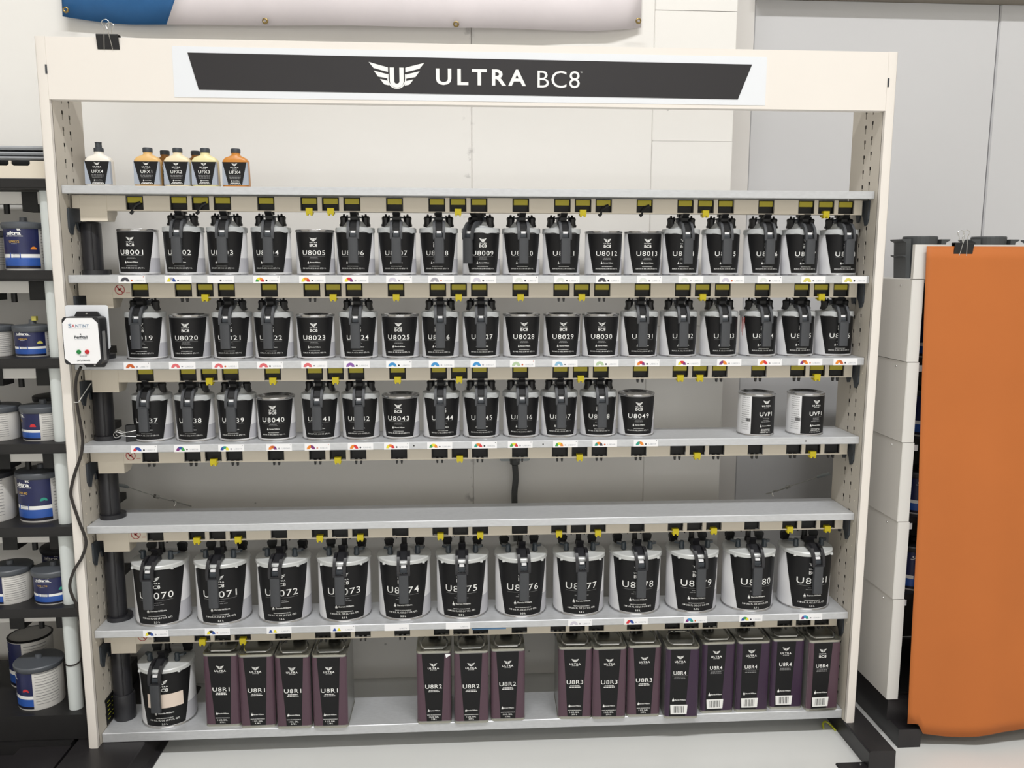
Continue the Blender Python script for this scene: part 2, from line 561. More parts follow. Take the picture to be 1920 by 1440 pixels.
def upright(sg):
    mb = MB()
    z0, z1 = 0.0565, 1.997
    # front face with rounded outer corner, outer sheet, inner sheet with keyholes
    xo, xi = 1.1282, 1.1
    prof = [(xi, 0.0), (xo - .010, 0.0), (xo - .004, .002), (xo - .001, .006), (xo, .012), (xo, .19), (xo - .002, .19), (xo - .002, .014), (xi + .002, .014), (xi, .014)]
    prof = [(sg * x, y) for x, y in prof]
    if sg < 0: prof = prof[::-1]
    mb.prism(prof, 'z', z0, z1)
    me = mb.mesh('upright', 'cream_enamel', True, 30)
    u = obj('upright', me, rack)
    # inner sheet: one plate with two columns of real keyhole slots
    cols = ((.068, 0.0), (.108, -.006))
    ys = [.012, .036]
    for yc, dz in cols: ys += [yc - .0048, yc - .0024, yc + .0024, yc + .0048]
    ys += [.14, .188]
    zs = {z0, z1}
    holes = []
    for ci, (yc, dz) in enumerate(cols):
        zc = 0.0745 + dz
        while zc < z1 - .03:
            holes.append((yc, zc)); zs |= {round(zc - .014, 5), round(zc, 5), round(zc + .010, 5)}
            zc += .0415
    zs = sorted(zs)

    def is_hole(ya, yb, za, zb):
        ym, zm = (ya + yb) / 2, (za + zb) / 2
        for yc, zc in holes:
            if zc - .0141 < zm < zc and abs(ym - yc) < .0024: return True
            if zc < zm < zc + .0101 and abs(ym - yc) < .0048: return True
        return False
    g = MB()
    vi = {}
    for a, y in enumerate(ys):
        for c, z in enumerate(zs):
            vi[a, c] = len(g.v); g.v.append((sg * xi, y, z))
    for a in range(len(ys) - 1):
        for c in range(len(zs) - 1):
            if not is_hole(ys[a], ys[a + 1], zs[c], zs[c + 1]):
                g.f.append((vi[a, c], vi[a + 1, c], vi[a + 1, c + 1], vi[a, c + 1])); g.m.append(0)
    # back return flange
    a = len(ys) - 1
    o0 = len(g.v)
    for z in zs: g.v.append((sg * (xi + .025), ys[a], z))
    for c in range(len(zs) - 1):
        g.f.append((vi[a, c], o0 + c, o0 + c + 1, vi[a, c + 1])); g.m.append(0)
    so = obj('slotted_sheet', g.mesh('slotted_sheet', 'cream_sheet_shaded', False), u)
    md = so.modifiers.new('thick', 'SOLIDIFY'); md.thickness = .0018; md.offset = -1
    inn = MB().box(*sorted((sg * (xi + .020), sg * (xi + .022))), .016, .186, z0, z1)
    obj('slot_shade_sheet', inn.mesh('slot_shade_sheet', 'black_satin', False), u)  # black sheet painting in the dark of the hollow behind the slots
    # small front row of round dimples (punched rivets)
    rv = MB().lathe([(0.0, .0006), (.0018, .0006), (.0024, 0)], 8).mesh('rivet', 'cream_warm')
    for k in range(23):
        o = obj('rivet', rv, u, (sg * (xi - .0002), .036, 0.36 + k * .0345))
        o.rotation_euler = (0, -sg * pi / 2, 0)
    sl = MB().box(-.002, .002, -.001, .004, -.011, .011).mesh('hook_slot', 'slate_plastic')
    obj('hook_slot', sl, u, (sg * (1.1015 if sg < 0 else 1.1025), -.0008, 1.917))
    return u


upright(-1); upright(1)

hd = MB()
hd.prism([(.0008, 1.8435), (.0008, 1.9965), (.028, 1.9965), (.028, 1.9945), (.003, 1.9945), (.003, 1.8455), (.028, 1.8455), (.028, 1.8435)], 'x', -1.0998, 1.0998)
header = obj('header_panel', hd.mesh('header_panel', 'cream_enamel', False), rack)
obj('sign_plate', MB().box(-.787, .765, -.0002, .0009, 1.853, 1.978).mesh('sign_plate', 'sign_white', False), header)
sb = MB(); sb.prism([(-.7485, 1.963), (.7245, 1.9575), (.6895, 1.8675), (-.7245, 1.872)], 'y', -.0012, .0002)
obj('sign_band', sb.mesh('sign_band', 'sign_black', False), header)
em = MB(); flat(em, emblem2d(-.218, 1.9145, .142), -.0016)
obj('sign_emblem', em.mesh('sign_emblem', 'print_white', False, fix=False), header)
tx = MB()
flat(tx, text2d(K_HU, 0.0015, 1.9135, .236, .0415), -.0016)
flat(tx, text2d(K_HB, 0.206, 1.9115, .112, .043), -.0016)
flat(tx, text2d(K_TM, 0.2665, 1.930, .006, .0035), -.0016)
obj('sign_lettering', tx.mesh('sign_lettering', 'print_white', False, fix=False), header)


# shelves
def shelf(i):
    z = S[i]; t = TH[i]
    mb = MB()
    e = .0015
    mb.prism([(SY0 + e, z), (SY0, z - e), (SY0, z - t + e), (SY0 + e, z - t), (SY0 + .012, z - t), (SY0 + .012, z - t + .0015), (SY0 + .0025, z - t + .0015), (SY0 + .0025, z - .003), (SY1 - .002, z - .003), (SY1 - .002, z - t), (SY1, z - t), (SY1, z)], 'x', -1.0985, 1.0985)
    return obj('shelf', mb.mesh('shelf', 'galvanised', False), rack)


shelves = [shelf(i) for i in range(7)]

# shelf labels
LW, LH = .0705, .0195
PAL = {
 1: ['c_dark', 'c_yellow c_grey c_blue', '', 'c_green c_yellow c_orange c_red', 'c_yellow c_orange c_red', 'c_yellow c_red c_purple', 'c_lilac', 'c_grey', 'c_lilac', 'c_pale', 'c_pale', 'c_dark', 'c_pale', 'c_pale', 'c_lilac', 'c_pale', 'c_lemon', 'c_lemon'],
 2: ['c_rust', 'c_rose', 'c_rose', 'c_rose', 'c_rose', 'c_violet', 'c_sky', 'c_sky', 'c_sky', 'c_sage', 'c_ltblue', 'c_sage', 'c_orange c_red c_purple', 'c_yellow c_red c_purple', 'c_purple c_orange', 'c_orange c_red', 'c_purple c_rust c_orange', 'c_orange c_rust'],
 3: ['c_red c_blue c_blue', 'c_purple c_blue c_green', 'c_blue c_teal c_yellow', 'c_orange c_rust c_purple', 'c_orange c_purple', 'c_orange c_red', 'c_yellow c_orange c_red', 'c_green c_yellow c_orange', 'c_teal c_orange c_red', 'c_green c_yellow c_red', 'c_green c_yellow c_orange', 'c_teal c_orange c_dark', 'c_teal c_orange'],
 5: ['c_yellow c_black c_blue', 'c_yellow c_black c_blue', 'tri', 'tri', '', '', 'c_lilac', 'c_red c_blue', 'c_purple c_sky c_teal', 'c_blue c_green c_yellow', 'c_purple c_sky c_teal']}
LX = {1: [-0.9688, -0.8477, -0.7356, -0.6143, -0.4922, -0.3764, -0.2584, -0.144, -0.0288, 0.0871, 0.2022, 0.3181, 0.4333, 0.5506, 0.6672, 0.7754, 0.9011, 1.02],
      2: [-0.9696, -0.8495, -0.7343, -0.614, -0.4944, -0.3784, -0.263, -0.1454, -0.03, 0.0801, 0.1999, 0.316, 0.4329, 0.5504, 0.6688, 0.7863, 0.9046, 1.008],
      3: [-0.9649, -0.8488, -0.7291, -0.5984, -0.4932, -0.374, -0.2733, -0.1527, -0.0267, 0.0744, 0.2035, 0.3166, 0.4351],
      5: [-0.9645, -0.7924, -0.6187, -0.4371, -0.2828, -0.1055, 0.2527, 0.4194, 0.5972, 0.7654, 0.9483]}
LNUM = {1: list(range(1, 19)), 2: list(range(19, 37)), 3: list(range(37, 50)), 5: [70, 71, 72, 73, 74, 75, 77, 78, 79, 80, 81]}
DOTS = ['c_dark', 'c_rust', 'c_grey', 'c_black', 'c_dark', 'c_grey', 'c_black']
for si in (1, 2, 3, 5):
    for k, x in enumerate(LX[si]):
        cols = PAL[si][k].split()
        tri = cols == ['tri']
        if tri: cols = ['c_blue', 'c_yellow']
        dot = DOTS[(k * 3 + si) % len(DOTS)]
        mats = ['paper_white'] + cols + [dot, 'print_mid']
        mb = MB()
        w = LW if si != 1 or k != 17 else LW
        mb.box(0, w, 0, .0008, 0, LH, 0)
        cx, cz, R = .0175, .0035, .0115
        yf = -.0003
        if tri:
            for q in range(2):
                x0 = .006 + q * .0125
                mb.add([(x0, yf, cz), (x0 + .011, yf, cz), (x0 + .0075, yf, cz + .008), (x0 + .0035, yf, cz + .008)], [(0, 1, 2, 3)], 1 + q)
        elif cols:
            n = len(cols)
            for q in range(n):
                a0 = pi - pi * q / n; a1 = pi - pi * (q + 1) / n
                st = 6 if n > 1 else 12
                vs = []
                for j in range(st + 1):
                    a = a0 + (a1 - a0) * j / st
                    vs += [(cx + R * cos(a), yf, cz + R * sin(a)), (cx + .32 * R * cos(a), yf, cz + .32 * R * sin(a))]
                mb.add(vs, [(2 * j, 2 * j + 1, 2 * j + 3, 2 * j + 2) for j in range(st)], 1 + q)
        nd = 1 + len(cols)
        if not (tri or (si == 5 and k in (4, 5))):
            rr = .0026
            mb.add([(.035 + rr * cos(2 * pi * j / 10), yf, .0068 + rr * (.6 if k % 3 == 1 else 1) * sin(2 * pi * j / 10)) for j in range(10)], [tuple(range(10))], nd)
        V, F = text2d(('U80%02d' % LNUM[si][k], 0.0, 1.05), .054, .0068, .022, .0042)
        mb.add([(a, yf, b) for a, b in V], F, nd + 1)
        if k % 3 == 0 or si == 3 and k % 2 == 0:
            mb.add([(.066 + .0012 * cos(2 * pi * j / 8), yf, .0165 + .0012 * sin(2 * pi * j / 8)) for j in range(8)], [tuple(range(8))], nd)
        z0 = S[si] - .0212 + .0006
        me = mb.mesh('shelf_label', mats, False, fix=False)
        xx = x if x + w < 1.0985 else 1.098 - w
        obj('shelf_label', me, shelves[si], (xx, SY0 - .0011, z0))
# small holes on the S4 lip and the blue strip under the gallon shelf
pin = MB().lathe([(0.0, 0), (.0022, 0)], 8).mesh('lip_hole', 'black_deep')
for x in (-.905, -.19, .175, .94):
    o = obj('lip_hole', pin, shelves[3], (x, SY0 - .0004, S[3] - .011)); o.rotation_euler = (pi / 2, 0, 0)
obj('blue_strip', MB().box(-.03, .07, SY0 - .001, SY0 + .02, S[5] - .0245, S[5] - .0215).mesh('blue_strip', 'logo_blue', False), shelves[5])

# drive rails with coupling windows
G0, GP = -0.9316, 0.05802
IDX = [i for i in range(35) if i % 6 in (0, 2, 3, 4)]
RY0, RY1 = .075, .150
RAILZ = [.0365] * 6
YEL = {0: [8, 9, 15, 21, 27, 33], 1: [3, 9, 12, 15, 18, 21, 27, 33], 2: [3, 6, 9, 12, 15, 21, 26, 27, 33], 3: [3, 9, 15, 21, 27, 33], 4: [2, 4, 8, 10, 14, 16, 20, 22, 26, 28, 32, 34], 5: [2, 4]}
OCC = {0: [i for i in range(0, 35, 2) if i not in (0, 8, 22, 24)], 1: [i for i in range(0, 35, 2) if i not in (2, 8, 12, 18, 20, 22)], 2: [0, 2, 4, 8, 10, 14, 16, 18, 20, 22], 3: [], 4: list(range(0, 35, 3)), 5: [0]}
WW = .0465
slot_me = None
for si in range(6):
    zt = S[si] - TH[si] - .0008
    zb = zt - .0375
    mb = MB()
    edges = [-1.02]
    for i in IDX:
        xc = G0 + i * GP
        edges += [xc - WW / 2, xc + WW / 2]
    edges += [1.088 if si > 0 else 1.088]
    comb = [(edges[0], zb - .003), (edges[-1], zb - .003), (edges[-1], zt)]
    for k in range(len(edges) - 2, 0, -2):
        comb += [(edges[k], zt), (edges[k], zb), (edges[k - 1], zb), (edges[k - 1], zt)]
    comb += [(edges[0], zt)]
    mb.prism(comb, 'y', RY0, RY0 + .0035)
    obj('rail_back', MB().box(-1.02, 1.088, RY1 - .002, RY1, zb, zt).mesh('rail_back', 'cream_warm', False), rack)
    rail = obj('drive_rail', mb.mesh('drive_rail', 'cream_warm', False), rack)
    if slot_me is None:
        sm = MB(); sm.box(-WW / 2 - .0005, WW / 2 + .0005, .010, .066, -.0375, -.0012)
        sm.box(-WW / 2 + .0015, -WW / 2 + .003, .003, .012, -.037, -.002)
        sm.box(WW / 2 - .003, WW / 2 - .0015, .003, .012, -.037, -.002)
        slot_me = sm.mesh('coupling_slot', 'black_deep', False)
        ym = MB(); ym.box(-WW / 2 + .004, WW / 2 - .004, .004, .010, -.0185, -.0035)
        ym.box(-WW / 2 + .004, WW / 2 - .004, .0035, .006, -.0065, -.005)
        bar_me = ym.mesh('coupling_bar', 'belt_yellow', False)
        cm = MB(); cm.box(-.009, .009, -.004, .02, -.046, -.030); cm.box(-.0075, -.0035, -.005, .012, -.050, -.045); cm.box(.0035, .0075, -.005, .012, -.050, -.045)
        clipy_me = cm.mesh('coupling_clip', 'clip_yellow', False)
        km = MB()
        for sx in (-1, 1):
            km.prism([(sx * .003, -.036), (sx * .011, -.036), (sx * .009, -.052), (sx * .005, -.052)][::sx], 'y', .004, .012)
        clipk_me = km.mesh('coupling_clip', 'black_plastic', False)
        sw = MB()
        pts = spline([(.014, .006, -.018), (.004, .005, -.022), (-.004, .004, -.031), (-.008, .003, -.042), (-.013, .004, -.047)], 4)
        sw.tube(pts, .0048, 6)
        swoosh_me = sw.mesh('coupling_clip', 'black_plastic')
        dr = MB(); dr.lathe([(.0085, -.046), (.0085, -.020), (.006, -.018)], 10, 0, .03, cap0=True)
        drive_me = dr.mesh('coupling_socket', 'black_plastic')
    for i in IDX:
        xc = G0 + i * GP
        obj('coupling_slot', slot_me, rail, (xc, RY0, zt))
        if si < 3: obj('coupling_bar', bar_me, rail, (xc, RY0, zt))
        if i in YEL[si]: obj('coupling_clip', clipy_me, rail, (xc, RY0, zt))
        elif i in OCC[si]: obj('coupling_socket', drive_me, rail, (xc, RY0, zt))
        elif si in (0,): obj('coupling_clip', swoosh_me, rail, (xc, RY0, zt))
        else: obj('coupling_clip', clipk_me, rail, (xc, RY0, zt))
    # red prohibition sticker at the left end of lower rails
    if si in (1, 3, 4, 5):
        wm = MB()
        R = .0135
        n = 20
        vs = []
        for j in range(n):
            a = 2 * pi * j / n
            vs += [(R * cos(a), 0, R * sin(a)), (.86 * R * cos(a), 0, .86 * R * sin(a))]
        wm.add(vs, [(2 * j, 2 * j + 1, (2 * j + 3) % (2 * n), (2 * j + 2) % (2 * n)) for j in range(n)])
        d = .7 * R
        wm.add([(-d - .001, 0, d - .001), (-d + .001, 0, d + .001), (d + .001, 0, -d + .001), (d - .001, 0, -d - .001)], [(0, 1, 2, 3)])
        wm.add([(-.006, 0, .001), (-.002, 0, -.004), (.006, 0, .003), (.003, 0, .005)], [(0, 1, 2, 3)])
        wm.add([(.016, 0, -.009), (.027, 0, -.009), (.027, 0, -.0075), (.016, 0, -.0075)], [(0, 1, 2, 3)])
        obj('warning_sticker', wm.mesh('warning_sticker', 'warn_red', False), rail, (-.985, RY0 - .0006, zt - .018))
    # gearbox housing at the left end
    hm = MB()
    hb = zt - .068
    hm.prism([(RY0 - .001, zt), (RY0 - .001, hb), (RY0 + .045, hb), (RY0 + .067, hb + .022), (RY0 + .067, zt)], 'x', -1.0755, -1.0045)
    hm.box(-1.094, -1.0757, RY0 - .001, RY0 + .060, zt - .034, zt)
    obj('drive_housing', hm.mesh('drive_housing', 'cream_warm', False), rack)
    # vertical drive column + foot disc
    top = hb - .0006
    foot = S[si + 1]
    cm2 = MB()
    cx, cy = -1.0685, .118
    cm2.lathe([(.0265, foot + .012), (.0265, top - .006), (.024, top - .001), (.018, top)], 28, cx, cy, cap1=True)
    cm2.box(cx + .009, cx + .012, cy - .0262, cy - .0235, foot + .014, top - .006)
    col = obj('drive_column', cm2.mesh('drive_column', 'black_satin'), rack)
    fm = MB()
    if si < 5:
        fm.prism([(cx + (.0400 if cos(a) > 0 else .030) * cos(a) + .002, cy + .036 * sin(a)) for a in [2 * pi * j / 32 for j in range(32)]], 'z', foot + .0002, foot + .0125)
    else:
        fm.lathe([(.0300, foot + .0005), (.0310, foot + .004), (.0310, foot + .074), (.029, foot + .080), (.0265, foot + .081)], 28, cx + .002, cy, cap0=True)
    obj('column_foot', fm.mesh('column_foot', 'black_satin'), rack)
# side brackets carrying the shelves
for si in range(6):
    zt = S[si] - TH[si]
    for sg in (-1, 1):
        off = -.036 if sg < 0 else -.002
        bmz = zt + off
        poly = [(.052, bmz), (.052, bmz - .052), (.060, bmz - .066), (.070, bmz - .070), (.078, bmz - .050), (.090, bmz - .036), (.100, bmz - .036), (.108, bmz - .058), (.118, bmz - .060), (.125, bmz - .040), (.128, bmz - .008), (.120, bmz)]
        mb = MB(); mb.prism(poly, 'x', sg * 1.0998, sg * 1.0945)
        obj('shelf_bracket', mb.mesh('shelf_bracket', 'slate_plastic', False), rack)
# cable clip behind the bottles
mb = MB()
mb.box(-1.118, -1.073, .196, .212, S[0] - .010, S[0] + .010)
mb.tube(spline([(-1.090, .204, S[0] + .004), (-1.091, .204, S[0] + .05), (-1.088, .204, S[0] + .083), (-1.078, .204, S[0] + .090), (-1.071, .204, S[0] + .083)], 5), .0105, 8)
obj('rear_hook', mb.mesh('rear_hook', 'black_plastic'), rack)
# control plate on the left side panel
cp = MB(); cp.prism([(.066, S[6] + .004), (.066, S[6] + .084), (.135, S[6] + .086), (.135, S[6] + .014), (.100, S[6] + .003)], 'x', -1.0995, -1.0975)
plate = obj('side_plate', cp.mesh('side_plate', 'black_deep', False), rack)
pm = MB()
for j in range(5):
    for q in range(2):
        y0 = .075 + q * .03; z0 = S[6] + .018 + j * .013
        pm.box(-1.0975, -1.0972, y0, y0 + .014 + .006 * ((j + q) % 2), z0, z0 + .0018)
obj('plate_print', pm.mesh('plate_print', 'strap_green', False), plate)

# feet
fl = MB()
fl.prism([(-1.178, 0.0), (-.945, 0.0), (-.945, .004), (-.962, .010), (-.978, .053), (-.982, .056), (-1.175, .056), (-1.178, .053)], 'y', -.30, .44)
obj('base_foot', fl.mesh('base_foot', 'foot_black', False), rack)
fr = MB()
fr.prism([(1.098, 0.0), (1.176, 0.0), (1.176, .054), (1.174, .056), (1.102, .056), (1.098, .051)], 'y', -.148, .44)
fr.prism([(1.015, .0005), (1.099, .0005), (1.099, .005), (1.018, .005)], 'y', -.30, -.118)
obj('base_foot', fr.mesh('base_foot', 'foot_black', False), rack)
bo = MB().lathe([(0.0, .0075), (.003, .0075), (.0035, .005)], 8, 1.085, -.128)
obj('floor_bolt', bo.mesh('floor_bolt', 'wire_steel'), rack)

# tie-back wires to the wall
for sg, lab in ((-1, 'thin steel tie-back wire with hook behind left end of empty shelf'), (1, 'thin steel tie-back wire with hook behind right end of empty shelf')):
    tw = thing('tie_back_wire', lab, 'wire', (sg * 1.03, .33, .705))
    if sg < 0: P = [(-1.076, .188, .781), (-1.066, .22, .768), (-1.02, .33, .705), (-.991, .41, .664), (-.955, .4698, .629)]
    else: P = [(1.092, .188, .783), (1.080, .22, .768), (1.036, .36, .696), (1.009, .42, .661), (1.000, .4698, .640)]
    P = [(a - sg * 1.03, b - .33, c - .705) for a, b, c in P]
    obj('wire', MB().tube([P[1], P[2]], .0012, 6).mesh('wire', 'wire_steel'), tw)
    obj('turnbuckle', MB().tube([P[0], P[1], tuple(Vector(P[1]).lerp(Vector(P[2]), .12))], [.004, .0055, .004], 8).mesh('turnbuckle', 'box_metal'), tw)
    hk = MB()
    a, b = Vector(P[2]), Vector(P[3])
    hk.tube([a, a.lerp(b, .2), a.lerp(b, .25)], [.006, .006, .003], 8)
    hk.tube(spline([a.lerp(b, .2), a.lerp(b, .8), b + Vector((0, 0, .004)), b + Vector((-sg * .006, .004, -.006)), b + Vector((sg * -.002, .0, -.016))], 5), .0024, 6)
    obj('hook', hk.mesh('hook', 'wire_steel'), tw)
    obj('anchor_screw', MB().tube([b, P[4]], .0022, 6).mesh('anchor_screw', 'wire_steel'), tw)


# ---------------------------------------------------------------- paint cans
def can_label(mb, r, zt, zb, at, ab, n=24, mi=0, sh=0.0):
    rows = 1 if at == ab else 12
    vs = []
    for i in range(n + 1):
        t = i / n
        for j in range(rows + 1):
            q = j / rows
            a0 = at[0] + (ab[0] - at[0]) * q; a1 = at[1] + (ab[1] - at[1]) * q
            th = radians(-a0 + (a0 + a1) * t) + sh
            vs.append((r * sin(th), -r * cos(th), zt + (zb - zt) * q))
    k = rows + 1
    mb.add(vs, [(i * k + j, i * k + j + 1, (i + 1) * k + j + 1, (i + 1) * k + j) for i in range(n) for j in range(rows)], mi)


RQ, HQ = .0525, .124
CACHE = {}


def quart_meshes():
    m = {}
    b = MB(); b.lathe([(RQ - .0008, .0035), (RQ, .006), (RQ, .115), (RQ - .0008, .1175)], 48); m['body'] = b.mesh('body', 'can_silver')
    b = MB(); b.lathe([(RQ - .004, .0), (RQ + .001, .0), (RQ + .0016, .0018), (RQ + .001, .0038), (RQ - .001, .0042)], 48, cap0=True); m['base_ring'] = b.mesh('base_ring', 'can_steel')
    b = MB(); b.lathe([(RQ - .001, .1168), (RQ + .0012, .1185), (RQ + .0016, .1215), (RQ + .0006, .124), (RQ - .003, .124), (RQ - .0045, .1215), (RQ - .009, .1212), (RQ - .0105, .1185), (RQ - .014, .1182), (RQ - .015, .1195), (0.0005, .1198)], 48); m['lid'] = b.mesh('lid', 'can_steel')
    b = MB(); can_label(b, RQ + .0005, .1165, .0075, (70, 72), (44, 48)); m['label'] = b.mesh('label', 'label_black')
    b = MB(); can_label(b, RQ + .0003, .046, .0075, (-58, 112), (-49, 112), 16); m['side_print'] = b.mesh('side_print', 'can_grey')
    b = MB()
    r = RQ + .001
    wrap(b, emblem2d(0, .0970, .0208), r)
    wrap(b, text2d(K_ULTRA, 0, .0888, .0208, .0029), r)
    wrap(b, text2d(K_BC8, 0, .0812, .0205, .0078), r)
    wrap(b, icon2d(-.0155, .0350, .0075), r)
    wrap(b, text2d(K_SW, .0035, .0350, .029, .0031), r)
    wrap(b, text2d(K_PRO, 0, .0245, .030, .0017), r)
    wrap(b, text2d(K_Q1, 0, .0185, .066, .0042), r)
    wrap(b, line2d(0, .0520, .063, .0005), r, 1)
    wrap(b, bars2d(0, .0480, .020, .0013, seed=2), r, 1)
    wrap(b, bars2d(0, .0445, .024, .0013, seed=3), r, 1)
    m['lettering'] = b.mesh('lettering', ['print_white', 'print_grey'], False, fix=False)
    # mixing lid
    b = MB()
    wob = lambda a, j: (.0014 * sin(5 * a + 1.3) + .0012 * sin(11 * a)) if j == 0 else 0
    b.lathe([(RQ + .0024, .1172), (RQ + .0018, .1290), (RQ, .1305), (RQ - .004, .1308), (.036, .1325), (.024, .147), (.012, .150), (.0005, .150)], 48, wob=wob)
    b.lathe([(RQ + .0004, .118), (RQ + .0024, .1172)], 48, wob=lambda a, j: (.0014 * sin(5 * a + 1.3) + .0012 * sin(11 * a)) if j == 1 else 0)
    m['lid_cover'] = b.mesh('lid_cover', 'lid_grey')
    b = MB(); b.lathe([(.0125, .1345), (.0115, .140), (.0105, .150), (.0118, .158), (.009, .1625), (.0035, .163), (.0028, .168), (.0005, .169)], 10); b.box(-.0125, -.009, -.004, .004, .135, .141); b.box(.009, .0125, -.004, .004, .135, .141); m['clamp_knob'] = b.mesh('clamp_knob', 'black_plastic', True, 30)
    b = MB(); b.box(-.034, .034, -.003, .003, .1575, .1615)
    b.box(-.0125, .0125, -.006, .014, .150, .1625)
    b.box(-.023, -.019, -.004, .004, .152, .166); b.box(.019, .023, -.004, .004, .152, .166); m['cross_bar'] = b.mesh('cross_bar', 'slate_plastic', False)
    b = MB(); b.lathe([(.0075, .150), (.0075, .176), (.0055, .178), (.0055, .190), (.0035, .196)], 12, 0, .004, cap1=True); b.box(-.0102, .0102, -.008, .010, .1655, .176); m['drive_shaft'] = b.mesh('drive_shaft', 'black_plastic', True, 30)
    b = MB(); b.prism([(-.004, .140), (-.004, .158), (-.024, .1695), (-.044, .1725), (-.045, .1700), (-.032, .160), (-.030, .152), (-.044, .141), (-.0565, .128), (-.0565, .1215), (-.048, .1290), (-.030, .138)], 'x', -.0092, .0092); m['thumb_lever'] = b.mesh('thumb_lever', 'black_plastic', False)
    b = MB()
    for sg in (-1, 1):
        pr = [(-.016, .139), (-.018, .148), (-.034, .151), (-.052, .145), (-.065, .130), (-.0705, .113), (-.0705, .102), (-.0640, .102), (-.0635, .112), (-.058, .125), (-.048, .135), (-.034, .140)]
        b.prism(pr, 'x', sg * .0098, sg * .0168)
    b.box(-.0165, .0165, -.0712, -.0640, .0985, .1035)
    m['handle_yoke'] = b.mesh('handle_yoke', 'handle_grey', True, 30)
    b = MB()
    pl = [(-.0135, -.0645), (-.0135, -.0700), (-.0122, -.0735), (-.0085, -.0750), (.0085, -.0750), (.0122, -.0735), (.0135, -.0700), (.0135, -.0645)]
    b.prism(pl, 'z', .033, .1005)
    m['handle'] = b.mesh('handle', 'handle_grey', True, 40)
    b = MB(); b.prism([(-.056, .120), (-.0625, .1115), (-.0625, .1045), (-.057, .1045)], 'x', -.0085, .0085); b.box(-.0062, .0062, -.0612, -.0565, .1150, .1205, 1); m['latch'] = b.mesh('latch', ['slate_plastic', 'paper_white'], False)
    return m


RG, HG = .0765, .180


